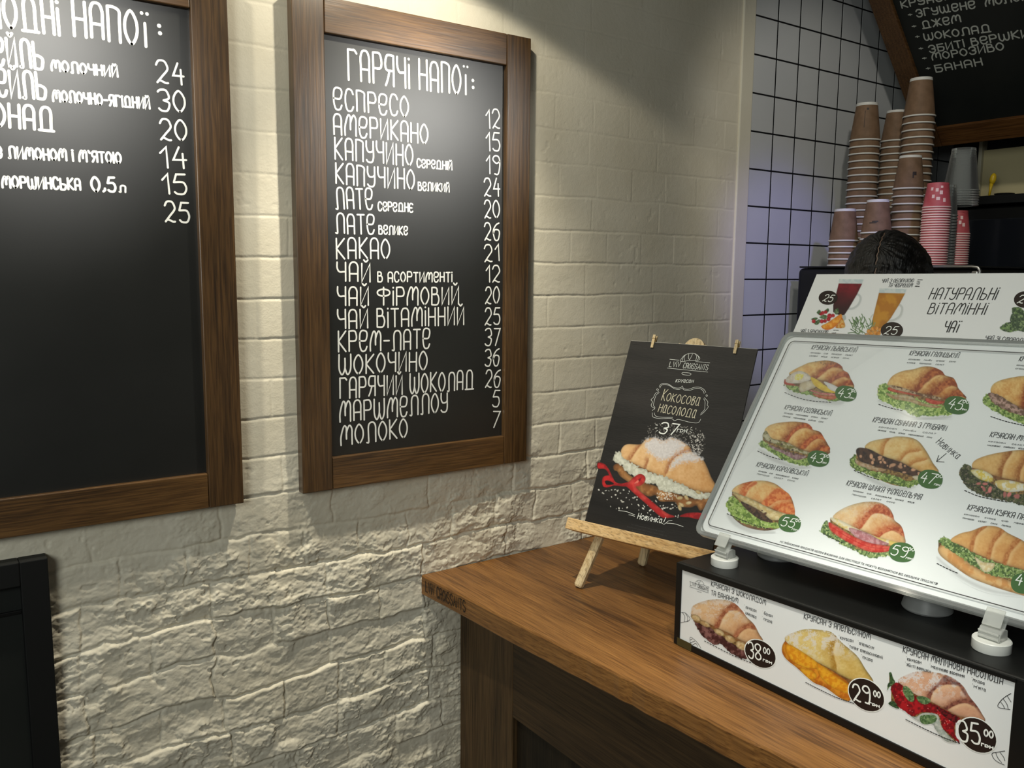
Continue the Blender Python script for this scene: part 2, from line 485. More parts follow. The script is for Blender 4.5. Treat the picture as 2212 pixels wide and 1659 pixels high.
# ------------------------------------------------------------------ stroke lettering
# each glyph: strokes of (x,y) digit pairs on a 10-high body; L straight, S smooth, C closed smooth, D dot
GL = {
    'А': 'S00 05 08 1a 3a 48 45 40|L04 44', 'Б': 'L4a 0a 00|S06 26 45 42 30 00', 'В': 'L00 0a|S0a 2a 39 37 26 06|S06 36 44 42 30 00',
    'Г': 'L00 0a|S0a 2a 3a 49', 'Д': 'S10 14 18 2a 4a 58 54 50|L00 60', 'Е': 'S05 35 47 49 3a 1a 08 03 10 30 42', 'Є': 'S49 3a 1a 08 02 10 30 41|L05 35',
    'Ж': 'L30 3a|L0a 35 60|L00 35 6a', 'З': 'S08 1a 3a 48 46 25|S25 44 42 30 10 02', 'И': 'L0a 00 4a 40', 'Й': 'L0a 00 4a 40|S1c 2b 3c',
    'І': 'L00 08|D0a', 'Ї': 'L10 17|D0a|D2a', 'К': 'L00 0a|L4a 05 40', 'Л': 'S00 10 13 18 2a 4a 58 54 50', 'М': 'S00 04 18 2a 39 36 33|S33 36 49 5a 68 64 60',
    'Н': 'L00 0a|L40 4a|L05 45', 'О': 'C20 03 07 2a 47 43', 'П': 'L00 0a|S0a 2a 49 46 40', 'Р': 'L00 0a|S0a 3a 48 46 35 05', 'С': 'S48 3a 1a 07 03 10 30 42',
    'Т': 'L20 2a|L0a 4a', 'У': 'S0a 07 15 35 46|S4a 47 42 30 10 01', 'Ф': 'L30 3a|C35 06 08 39 68 66', 'Х': 'L0a 40|L4a 00', 'Ц': 'L0a 00 50|L4a 40',
    'Ч': 'S0a 07 15 35 45|L4a 40', 'Ш': 'S0a 03 10 20 33 38|S33 40 50 63 6a', 'Щ': 'S0a 03 10 20 33 38|S33 40 50 63 6a|L60 70', 'Ь': 'L0a 00|S05 25 44 42 30 00',
    'Ю': 'L00 0a|L05 25|C40 23 27 4a 67 63', 'Я': 'L4a 40|S4a 1a 08 06 15 45|S25 12 00', "'": 'L0a 18', '-': 'L05 35', ':': 'D03|D07', ',': 'S12 11 00', '.': 'D00',
    '!': 'L13 2b|D00', '+': 'L05 45|L23 27', '•': 'D05', '0': 'C20 03 07 2a 47 43', '1': 'L07 2a 20', '2': 'S08 1a 3a 48 46 23 00|S00 11 30 40', '3': 'S09 1a 3a 48 46 25|S25 44 42 30 10 01',
    '4': 'L2a 04 44|L37 30', '5': 'L4a 1a 06|S06 36 44 42 30 10 01', '6': 'S4a 29 06 03 10 30 43 45 36 16 04', '7': 'L0a 4a 10', '8': 'C25 07 09 2a 49 47 25 03 01 20 41 43',
    '9': 'S47 26 08 1a 3a 48 44 30 10', 'L': 'L0a 00 40', 'V': 'L0a 20 4a', 'I': 'L00 07|D0a', 'C': 'S48 3a 1a 07 03 10 30 42', 'R': 'L00 0a|S0a 3a 48 46 35 05|L25 40',
    'O': 'C20 03 07 2a 47 43', 'S': 'S48 3a 1a 08 06 44 42 30 10 02', 'A': 'L00 2a 40|L14 34', 'N': 'L00 0a 40 4a', 'T': 'L20 2a|L0a 4a',
    # small handwritten letters
    'а': 'C36 17 04 02 10 31 34|L37 31 40', 'о': 'C20 02 05 27 45 42', 'с': 'S46 27 05 02 10 30 41', 'н': 'L00 07|L40 47|L04 44', 'к': 'L00 07|L47 04 40', 'в': 'L00 07|S07 27 36 04 24 33 20 00',
    'л': 'S00 10 14 27 37|L37 40', 'д': 'S10 15 27 47|L57 50|L00 60', 'р': 'L00 07|S06 27 45 43 21 02', 'у': 'L07 23|L47 10', 'и': 'L07 00 47 40', 'ы': 'L07 00|S04 24 32 20 00|L57 50', 'г': 'L00 07 37',
    'ґ': 'L00 07 37', 'т': 'L07 47|L27 20', 'м': 'L00 07 33 67 60', 'е': 'S04 44 46 27 05 02 10 30 41', 'п': 'L00 07 47 40', 'і': 'L00 06|D08', 'ї': 'L00 06|D08', 'й': 'L07 00 47 40|L19 39',
    'з': 'S06 27 36 24 33 20 00', 'ш': 'L07 00 60 67|L30 37', 'ч': 'S07 04 33|L47 40', 'б': 'C20 03 25 43|S03 19 4a', 'х': 'L07 40|L47 00', 'ц': 'L07 00 50|L47 40', 'ю': 'L00 07|L04 24|C40 24 47 64',
    'я': 'L47 40|S47 06 04 43|L23 00', 'ь': 'L07 00|S04 24 32 20 00', 'ж': 'L07 60|L67 00|L30 37', 'ф': 'L30 39|C35 03 26 63 46', 'є': 'S46 17 04 10 41|L04 34', 'щ': 'L07 00 70|L30 37|L60 67',
}
UNI = 'АБВГДЕЄЖЗИЙІЇКЛМНОПРСТУФХЦЧШЩЬЮЯ'
LOW = 'абвгдеєжзийіїклмнопрстуфхцчшщьюя'


def _pt(t):
    f = lambda c: '0123456789abcdef'.index(c)
    return (f(t[0]), f(t[1]))


def catmull(P, closed=False, k=6):
    P = np.asarray(P, float)
    n = len(P)
    if n < 3:
        return P
    out = []
    rng = range(n) if closed else range(n - 1)
    for i in rng:
        if closed:
            a, b, c, d = P[(i - 1) % n], P[i], P[(i + 1) % n], P[(i + 2) % n]
        else:
            a, b, c, d = P[max(i - 1, 0)], P[i], P[i + 1], P[min(i + 2, n - 1)]
        for t in np.arange(k) / k:
            out.append(0.5 * ((2 * b) + (c - a) * t + (2 * a - 5 * b + 4 * c - d) * t * t + (3 * b - a - 3 * c + d) * t ** 3))
    out.append(P[0] if closed else P[-1])
    return np.array(out)


_GC = {}


def glyph(ch, k):
    key = (ch, k)
    if key not in _GC:
        st = []
        for s in GL[ch].split('|'):
            p = np.array([_pt(t) for t in s[1:].split()], float)
            if s[0] == 'S':
                p = catmull(p, False, k)
            elif s[0] == 'C':
                p = catmull(p, True, k)
            st.append((s[0], p))
        w = max(p[:, 0].max() for _, p in st)
        _GC[key] = (st, w)
    return _GC[key]


def ribbon(V, F, P, hw, place, cap=4):
    """2d polyline -> flat ribbon with round ends"""
    P = np.asarray(P, float)
    keep = np.r_[True, np.linalg.norm(np.diff(P, axis=0), axis=1) > 1e-7]
    P = P[keep]
    if len(P) == 1:
        t = np.linspace(0, 2 * math.pi, 8, endpoint=False)
        n = len(V)
        V += [place(P[0] + hw * 1.25 * np.array([math.cos(q), math.sin(q)])) for q in t]
        F.append(list(range(n, n + 8)))
        return
    d = np.diff(P, axis=0)
    d /= np.linalg.norm(d, axis=1)[:, None]
    nrm = np.stack([-d[:, 1], d[:, 0]], 1)
    vn = np.vstack([nrm[:1], nrm[:-1] + nrm[1:], nrm[-1:]])
    ln = np.linalg.norm(vn, axis=1)
    ln[ln < 1e-6] = 1
    vn /= ln[:, None]
    cs = np.ones(len(P))
    cs[1:-1] = np.clip((vn[1:-1] * nrm[1:]).sum(1), 0.55, 1)
    off = vn * (hw / cs)[:, None]
    n = len(V)
    for p, o in zip(P, off):
        V.append(place(p + o)); V.append(place(p - o))
    for i in range(len(P) - 1):
        a = n + 2 * i
        F.append([a, a + 1, a + 3, a + 2])
    for p, t, j in ((P[0], -d[0], n), (P[-1], d[-1], n + 2 * len(P) - 2)):
        o = vn[0] if j == n else vn[-1]
        m = len(V)
        sgn = 1
        arc = [p + hw * (math.cos(q) * o + math.sin(q) * t) for q in np.linspace(0, math.pi, cap + 1)[1:-1]]
        V += [place(a) for a in arc]
        F.append([j] + list(range(m, m + len(arc))) + [j + 1])


def text_mesh(pl, items, h=0.0004, k=5, jitter=0.0):
    """items: (string, px_left, px_right, cap_px, stroke width m, slant, mode) laid on plane pl"""
    V, F, nst = [], [], 0
    for it in items:
        s, p0, p1, cap, sw = it[:5]
        slant = it[5] if len(it) > 5 else 0.0
        a0, a1 = pl.uv(p0), pl.uv(p1)
        top = pl.uv((p0[0], p0[1] - cap))
        H = _height(pl, p0, cap)
        seqs, x = [], 0.0
        for ch in s:
            if ch == ' ':
                x += 3.4
                continue
            st, w = glyph(ch, k)
            seqs.append((st, x))
            x += w + 1.9
        tot = max(x - 1.9, 1.0)
        ex = a1 - a0
        L = np.linalg.norm(ex)
        ex = ex / L
        ey = np.array([-ex[1], ex[0]])
        sx, sy = (L - abs(slant) * 0) / tot, H / 10.0
        for st, x0 in seqs:
            dy = random.uniform(-jitter, jitter) * H
            sc = 1 + random.uniform(-jitter, jitter)
            for kind, p in st:
                q = np.stack([(x0 + p[:, 0]) * sx + p[:, 1] * sy * slant, p[:, 1] * sy * sc + dy], 1)
                Q = a0 + q[:, :1] * ex + q[:, 1:] * ey
                hh = h + 0.00004 * (nst % 5)
                nst += 1
                ribbon(V, F, Q, sw / 2, lambda c: pl.at(c[0], c[1], hh), 4)
    return V, F


def _height(pl, p, cap):
    """plane height whose image is cap pixels tall at p"""
    q = pl.hit(p)
    f = lambda P: PY + FPX * ((P - CAM) @ AX[1]) / ((P - CAM) @ AX[2])
    return cap * 0.02 / max(abs(f(q + pl.v * 0.02) - f(q)), 1e-6)


def text(name, pl, items, m, parent, h=0.0004, k=5, jitter=0.0):
    V, F = text_mesh(pl, items, h, k, jitter)
    return mesh_np(name, V, F, m, parent)


def strokes(name, pl, lines, sw, m, parent, h=0.0004, smooth=True):
    """free polylines given as photo points"""
    V, F = [], []
    for ln in lines:
        Q = np.array([pl.uv(p) for p in ln])
        if smooth and len(Q) > 2:
            Q = catmull(Q, False, 6)
        ribbon(V, F, Q, sw / 2, lambda c: pl.at(c[0], c[1], h), 4)
    return mesh_np(name, V, F, m, parent)


def crop(ox, oy, s):
    """points measured in an enlarged crop -> photo pixels"""
    return lambda *pts: [(ox + x / s, oy + y / s) for x, y in pts]

# ================================================================== THE SETTING
X_END, X_TILE = 1.975, 2.0225
ROWS = [1.9643 - 0.0799 * i for i in range(-14, 28)]     # joints of the brick courses


def brick_wall():
    xs = np.r_[np.arange(-1.6, 0.02, 0.03), np.arange(0.02, X_END, 0.0021), [X_END]]
    zs = np.r_[np.arange(0.0, 0.15, 0.03), np.arange(0.15, 2.30, 0.0021), np.arange(2.30, 2.9, 0.03), [2.9]]
    X, Z = np.meshgrid(xs, zs)
    low = sstep(1.36, 0.92, Z)                              # the paint is thin over rough old brick low down, thick and smooth higher up
    mid = sstep(1.95, 1.5, Z)
    Xw = X + 0.010 * fbm(X, Z, 0.09, 3, 4) * (0.25 + low) + 0.004 * fbm(X, Z, 0.02, 31, 2) * low
    Zw = Z + (0.0035 + 0.0120 * low) * fbm(X, Z, 0.13, 11, 3) + 0.0045 * low * fbm(X, Z, 0.026, 12, 4, 0.6) + 0.0012 * fbm(X, Z, 0.03, 13, 2)
    edges = np.array(sorted(ROWS))
    r = np.clip(np.searchsorted(edges, Zw) - 1, 0, len(edges) - 2)
    zb, zt = edges[r], edges[r + 1]
    dz = np.minimum(Zw - zb, zt - Zw)
    Ln = np.where(r % 2 == 0, 0.236, 0.121)
    rr = (r * 7919 % 97) / 97.0
    u = (Xw + rr * 0.12 * (r % 2) + 0.013 * np.sin(r * 2.3)) / Ln
    bi = np.floor(u)
    fx = (u - bi) * Ln
    dx = np.minimum(fx, Ln - fx)

    def hsh(a, b, k):
        n = (a.astype(np.int64) * 92837111 + b.astype(np.int64) * 689287499 + k * 283923481) & 0xFFFFFFFF
        n = ((n ^ (n >> 15)) * 2246822519) & 0xFFFFFFFF
        return ((n ^ (n >> 13)) & 0xFFFFFF) / float(0xFFFFFF) * 2 - 1
    off, tx, tz = hsh(r, bi, 1), hsh(r, bi, 2), hsh(r, bi, 3)
    wj = 0.0045 + 0.0018 * low
    jv = 0.45 + 0.55 * sstep(-0.5, 0.5, fbm(X, Z, 0.16, 41, 2))          # upright joints come and go under the paint
    bed = sstep(0, wj, dz)
    upr = 1 - (1 - sstep(0, wj * 0.8, dx)) * jv * (0.55 + 0.45 * low)
    jbed = 0.55 + 0.45 * sstep(-0.4, 0.4, fbm(X, Z, 0.2, 43, 2))
    face = np.minimum(1 - (1 - bed) * np.maximum(jbed, low), upr)
    depth = 0.0008 + 0.0008 * mid + 0.0032 * low
    H = face * depth
    H = H + (0.0003 + 0.0024 * low) * off * face + face * low * (tx * (fx - Ln / 2) * 0.018 + tz * (Zw - (zb + zt) / 2) * 0.055)
    # crumbled skin: small ledges where flakes have come off
    n1 = fbm(Xw * 0.8, Zw * 1.25, 0.055, 71, 5, 0.55)
    n2 = fbm(Xw, Zw * 1.4, 0.030, 91, 4, 0.55)
    ledge = sstep(0.04, 0.06, n1) * 0.9 + sstep(0.23, 0.245, n1) * 0.8 + sstep(-0.21, -0.195, n1) * 0.7
    rough = np.clip(low * (0.40 + 0.9 * sstep(-0.25, 0.35, fbm(X, Z, 0.11, 55, 2))), 0, 1) + 0.10 * mid * sstep(0.0, 0.5, fbm(X, Z, 0.10, 57, 2))
    H = H + rough * (0.0023 * ledge + 0.0024 * n2 + 0.0026 * fbm(X, Z, 0.09, 23, 3) + 0.0011 * sstep(-0.05, 0.05, fbm(Xw, Zw * 1.6, 0.016, 97, 3)))
    pit = sstep(0.50, 0.60, fbm(X, Z, 0.018, 63, 2)) * sstep(-0.1, 0.4, fbm(X, Z, 0.12, 64, 2))
    H = H - pit * (0.0005 + 0.0020 * low)
    H = H + (0.0002 + 0.0004 * low) * fbm(X, Z, 0.009, 29, 3) + 0.0005 * fbm(X, Z, 0.35, 5, 2)
    H = H * sstep(X_END + 0.004, X_END - 0.022, X)          # feathers out into the smooth plaster strip
    nz, nx = X.shape
    V = np.stack([X, 0.002 - H, Z], -1).reshape(-1, 3)
    i = np.arange(nz * nx).reshape(nz, nx)
    F = np.stack([i[:-1, :-1], i[:-1, 1:], i[1:, 1:], i[1:, :-1]], -1).reshape(-1, 4)
    return structure(mesh_np('wall_back', V, F, M['paint'], None, True, (0, 0, 0)))


brick_wall()
structure(MB().box((X_END - 0.004, -0.0035, 0), (X_TILE, 0.05, 2.9)).build('trim_1', M['plaster'], None, (X_END, 0, 0), 0.003))


def tiled_wall():
    b = MB()
    x1, z0, z1 = 3.2, 0.75, 2.9
    b.box((X_TILE, -0.0006, 0), (x1, 0.05, z1), 1)
    px, pz = 0.1026, 0.1061
    gx0, gz0 = 2.1233 - px, 2.3479
    for i in range(11):
        for k in range(-16, 6):
            a, c = gx0 + i * px, gz0 + k * pz
            lo = (max(a + 0.0027, X_TILE + 0.0005), -0.0011, c + 0.0023)
            hi = (min(a + px - 0.0027, x1), 0.003, c + pz - 0.0023)
            if hi[0] - lo[0] < 0.004:
                continue
            e = 0.0005
            R = [[(lo[0], 0.003, lo[2]), (hi[0], 0.003, lo[2]), (hi[0], 0.003, hi[2]), (lo[0], 0.003, hi[2])],
                 [(lo[0], -0.0007, lo[2]), (hi[0], -0.0007, lo[2]), (hi[0], -0.0007, hi[2]), (lo[0], -0.0007, hi[2])],
                 [(lo[0] + e, -0.0011, lo[2] + e), (hi[0] - e, -0.0011, lo[2] + e), (hi[0] - e, -0.0011, hi[2] - e), (lo[0] + e, -0.0011, hi[2] - e)]]
            b.rings(R, 0, False, True)
    return structure(b.build('wall_tiled', [M['tile'], M['grout']], None, (X_TILE, 0, 0)))


tiled_wall()
structure(MB().box((3.2, -4.0, 0), (3.25, 0.05, 2.9)).build('wall_right', M['wall_dark'], None, (3.2, 0, 0)))
structure(MB().box((-1.6, -4.0, -0.05), (3.25, 0.05, 0)).build('floor', M['floor'], None, (0, 0, 0)))
structure(MB().box((-1.6, -4.0, 2.9), (3.25, 0.05, 2.95)).build('ceiling', M['ceiling'], None, (0, 0, 2.9)))


def picture_lamp(q, label):
    t = empty('pendant_lamp', (q[0], q[1], 2.9), label, 'lamp', 'pendant lamps above the chalkboards')
    MB().lathe([(0.002, 2.9), (0.03, 2.9), (0.03, 2.88), (0.004, 2.87), (0.002, 2.87)], (q[0], q[1], 0), 20).build('ceiling_rose', M['shade'], t, smooth=True, angle=0.6)
    MB().tube([(q[0], q[1], 2.872), (q[0], q[1], 2.45)], 0.003, 8).build('cord', M['cord'], t, smooth=True)
    MB().lathe([(0.012, 2.46), (0.014, 2.43), (0.032, 2.405), (0.05, 2.37), (0.047, 2.37), (0.03, 2.40), (0.012, 2.425)], (q[0], q[1], 0), 24, cap0=True, cap1=True).build('lamp_shade', M['shade'], t, smooth=True, angle=0.7)
    return t


picture_lamp(LAMPS[0], 'black pendant lamp hanging above the cold drinks chalkboard')
picture_lamp(LAMPS[1], 'black pendant lamp hanging above the hot drinks chalkboard')

# ================================================================== CHALKBOARDS
T = 0.030                                                   # the frames stand 3 cm off the wall


def framed_board(name, x0, x1, z0, z1, stile, rail, label, cat='chalkboard'):
    t = empty(name, ((x0 + x1) / 2, 0, z0), label, cat, 'framed chalkboard menus on the brick wall')
    y0, y1 = -T, -0.007
    MB().box((x0, y0, z0), (x0 + stile, y1, z1)).build('frame_stile', M['frame_v'], t, bevel=0.0016)
    MB().box((x1 - stile, y0, z0), (x1, y1, z1)).build('frame_stile', M['frame_v'], t, bevel=0.0016)
    g = 0.0009
    MB().box((x0 + stile + g, y0 + 0.001, z0), (x1 - stile - g, y1, z0 + rail)).build('frame_rail', M['frame_h'], t, bevel=0.0018)
    MB().box((x0 + stile + g, y0 + 0.001, z1 - rail), (x1 - stile - g, y1, z1)).build('frame_rail', M['frame_h'], t, bevel=0.0018)
    p = MB().box((x0 + stile - 0.006, -0.0175, z0 + rail - 0.006), (x1 - stile + 0.006, -0.009, z1 - rail + 0.006)).build('panel', M['slate'], t)
    return t, p


def wx(p, d=T):
    return onp(p, 1, -d)


bx1, bz1 = wx((1147, 83))[0], wx((1147, 83))[2]
bx1 = (bx1 + wx((1138, 994.8))[0]) / 2
bz0 = (wx((1138, 994.8))[2] + wx((652, 1068))[2]) / 2
bx0 = (wx((631.5, 0))[0] + wx((652, 1068))[0]) / 2
st = wx((1147, 83))[0] - wx((1095, 136.4))[0]
st = 0.5 * (st + wx((717.5, 989))[0] - bx0)
rl = wx((1090, 942))[2] - bz0
hot, hot_panel = framed_board('chalkboard_menu', bx0, bx1, bz0, bz1, st, rl, 'oak framed chalkboard of hot drinks and prices, right of the pair')
ax1 = wx((527, 1085.6))[0]
cold, cold_panel = framed_board('chalkboard_menu', ax1 - (bx1 - bx0) - 0.06, ax1, bz0, bz1, st, rl, 'oak framed chalkboard of cold drinks, cut off at the left edge')

PB = Plane((0, -0.0175, 1.0), (1, 0, 0), (0, 0, 1))
WB, WS = 0.0035, 0.0034                                      # marker widths


def chalk(name, items, panel, w):
    for it in items:
        s, p0, p1, cap = it[:4]
        text(name, PB, [(s, p0, p1, cap, it[4] if len(it) > 4 else w)], M['chalk'], panel, 0.0004, 5, 0.025)


chalk('heading', [('ГАРЯЧІ НАПОЇ', (753, 172), (1010, 206), 67, 0.0044)], hot_panel, WB)
text('heading', PB, [('•', (1022, 181), (1025, 181), 14, 0.006), ('•', (1022.5, 196), (1025.5, 196), 14, 0.006)], M['chalk'], hot_panel)
chalk('drink_name', [
    ('ЕСПРЕСО', (721.6, 234.5), (882, 252), 45), ('АМЕРИКАНО', (721.6, 290), (924, 310), 44), ('КАПУЧИНО', (724, 344), (891.5, 358), 46),
    ('КАПУЧИНО', (726, 396.5), (894.7, 408.5), 44), ('ЛАТЕ', (726, 451), (805, 451), 44), ('ЛАТЕ', (725.4, 503.8), (808.5, 505), 42),
    ('КАКАО', (727.3, 557.9), (841.6, 559), 44), ('ЧАЙ', (728.4, 607.8), (799, 608.5), 40), ('ЧАЙ ФІРМОВИЙ', (729.5, 659), (990, 657.3), 40),
    ('ЧАЙ ВІТАМІННИЙ', (730, 709.8), (1001.5, 700.7), 41), ('КРЕМ-ЛАТЕ', (731.3, 760.4), (928, 752), 43), ('ШОКОЧИНО', (732.4, 809), (922, 799.5), 42),
    ('ГАРЯЧИЙ ШОКОЛАД', (734.5, 860.6), (1022.4, 840), 43), ('МАРШМЕЛЛОУ', (734.5, 911.6), (966, 888.8), 43), ('МОЛОКО', (736.7, 962.2), (879.6, 943.8), 42)], hot_panel, WB)
chalk('size_note', [
    ('СЕРЕДНІЙ', (901, 360.5), (976, 367), 17), ('ВЕЛИКИЙ', (903.5, 410.6), (970, 414.4), 17), ('СЕРЕДНЄ', (817, 454), (891.5, 458), 18),
    ('ВЕЛИКЕ', (818.5, 505.3), (880, 507), 18), ('В АСОРТИМЕНТІ', (816, 608.5), (976, 608.5), 21)], hot_panel, 0.0031)
chalk('price', [
    ('12', (1050.8, 275.9), (1079.6, 277.4), 40), ('15', (1050.8, 324.5), (1079.6, 326), 38), ('19', (1050.8, 373.7), (1079.6, 375.5), 38), ('24', (1046.7, 423.2), (1079.6, 423.8), 38),
    ('20', (1047.3, 470.2), (1079, 470.2), 38), ('26', (1047.3, 517.9), (1079, 517.2), 37), ('21', (1047.4, 565), (1078, 563.3), 36), ('12', (1050.3, 609.2), (1079.2, 608.5), 36),
    ('20', (1048.5, 655.5), (1078, 655.5), 36), ('25', (1047.7, 701.4), (1079.2, 700.7), 36), ('37', (1047.7, 746.7), (1079.2, 746), 36), ('36', (1047.7, 790.4), (1077.4, 789.3), 35),
    ('26', (1048.5, 836.3), (1079.2, 835.6), 36), ('5', (1063.7, 878), (1077.4, 878), 35), ('7', (1063, 922.4), (1077.4, 922.4), 35)], hot_panel, 0.0033)

chalk('heading', [('ХОЛОДНІ', (-105, 45), (128, 75), 76, 0.0050), ('НАПОЇ', (160.7, 76.6), (321, 99.8), 75, 0.0050)], cold_panel, WB)
text('heading', PB, [('•', (345, 63), (348, 63), 14, 0.006), ('•', (347, 79), (350, 79), 14, 0.006)], M['chalk'], cold_panel)
chalk('drink_name', [('КОКТЕЙЛЬ', (-122, 128), (94, 149.5), 60, 0.0048), ('КОКТЕЙЛЬ', (-116, 197), (100, 215), 58, 0.0048), ('ЛИМОНАД', (-132, 258), (116, 284), 52, 0.0048),
                     ('З ЛИМОНОМ І М\'ЯТОЮ', (-8, 340), (261.7, 352.5), 24, 0.0037), ('МОРШИНСЬКА', (5.6, 404.5), (173.8, 410), 24, 0.0037), ('0,5', (200, 413), (250, 413), 30, 0.0042), ('Л', (258, 414.5), (271, 415.7), 14, 0.0032)], cold_panel, WB)
chalk('size_note', [('МОЛОЧНИЙ', (112, 152.5), (254.2, 165.6), 22), ('МОЛОЧНО-ЯГІДНИЙ', (115, 218), (323.4, 234.8), 23)], cold_panel, 0.0036)
chalk('price', [('24', (340, 178.7), (398, 184), 47), ('30', (344, 239), (400.7, 243), 45), ('20', (347.7, 301), (403.7, 304.7), 45), ('14', (348.4, 361.9), (403.7, 363.4), 45),
                ('15', (353.3, 419.4), (403.7, 419.4), 43), ('25', (358, 478.5), (409.3, 479.3), 43)], cold_panel, 0.0036)


def black_frame():
    x1, z1 = 0.1755, wx((105, 1203))[2]
    x0, z0, w = -0.42, 0.25, 0.043
    t = empty('black_framed_board', ((x0 + x1) / 2, 0, z0), 'black framed blank board low on the wall under the cold drinks chalkboard', 'board')
    for nm, lo, hi in (('frame_stile', (x1 - w, z0), (x1, z1)), ('frame_stile', (x0, z0), (x0 + w, z1)), ('frame_rail', (x0 + w, z1 - w), (x1 - w, z1)), ('frame_rail', (x0 + w, z0), (x1 - w, z0 + w))):
        MB().box((lo[0], -T - 0.004, lo[1]), (hi[0], -0.001, hi[1])).build(nm, M['black_matt'], t, bevel=0.002)
    MB().box((x0 + w - 0.005, -0.016, z0 + w - 0.005), (x1 - w + 0.005, -0.009, z1 - w + 0.005)).build('panel', M['slate_dim'], t)
    MB().box((x0 + w, -0.022, z1 - w - 0.052), (x1 - w, -0.016, z1 - w - 0.046)).build('ledge', M['black_plastic'], t, bevel=0.001)


black_frame()

# ================================================================== COUNTER
HC = 0.9272
front = [(0.9314, -0.006), (0.942, -0.167), (0.9500, -0.330), (0.9650, -0.523), (0.9705, -0.59), (0.9785, -0.705), (0.9865, -0.852), (0.9955, -0.960), (1.01, -1.15), (1.03, -1.45), (1.05, -1.75)]
counter = empty('counter', (1.3, -0.8, 0), 'oak topped serving counter with dark panelled front against the brick wall', 'counter')


def counter_top():
    f = catmull(np.array(front), False, 8)
    f[:, 0] += 0.0016 * np.array([vnoise(np.array(0.0), np.array(y), 0.03, 5) + vnoise(np.array(3.0), np.array(y), 0.011, 6) * 0.6 for y in f[:, 1]]) * sstep(-0.3, -0.6, f[:, 1])
    pts = [(x, y) for x, y in f] + [(1.75, -1.75), (1.75, -0.006)]
    th = 0.046
    e = 0.0022
    cx = 1.4
    R = []
    for ins, z in ((0.001, HC - th), (0, HC - th + 0.002), (0, HC - 0.004), (e, HC)):
        R.append([(x + (ins if x < cx else -ins * 0), y, z) for x, y in pts])
    b = MB().rings(R)
    return b.build('countertop', M['counter_top'], counter)


counter_top()
XB = 1.036
MB().box((XB, -0.223, 0.0), (XB + 0.03, -0.006, HC - 0.0465)).build('stile', M['counter_v'], counter, bevel=0.002)
MB().box((XB, -1.75, 0.645), (XB + 0.03, -0.2235, HC - 0.0465)).build('top_rail', M['counter_h'], counter, bevel=0.002)
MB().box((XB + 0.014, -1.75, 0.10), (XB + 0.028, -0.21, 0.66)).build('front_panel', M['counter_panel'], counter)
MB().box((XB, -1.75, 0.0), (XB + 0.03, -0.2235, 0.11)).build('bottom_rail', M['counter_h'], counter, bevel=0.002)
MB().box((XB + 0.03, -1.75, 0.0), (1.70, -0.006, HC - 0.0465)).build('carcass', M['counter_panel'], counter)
# burnt lettering on the edge of the top near the wall
ed = Plane((0.9314, -0.006, HC - 0.046), (0.0106, -0.161, 0), (0, 0, 1))
text('burnt_lettering', ed, [('LVIV CROISSANTS', (920, 1277), (1006, 1322), 22, 0.0022)], M['engrave'], counter, 0.0012)

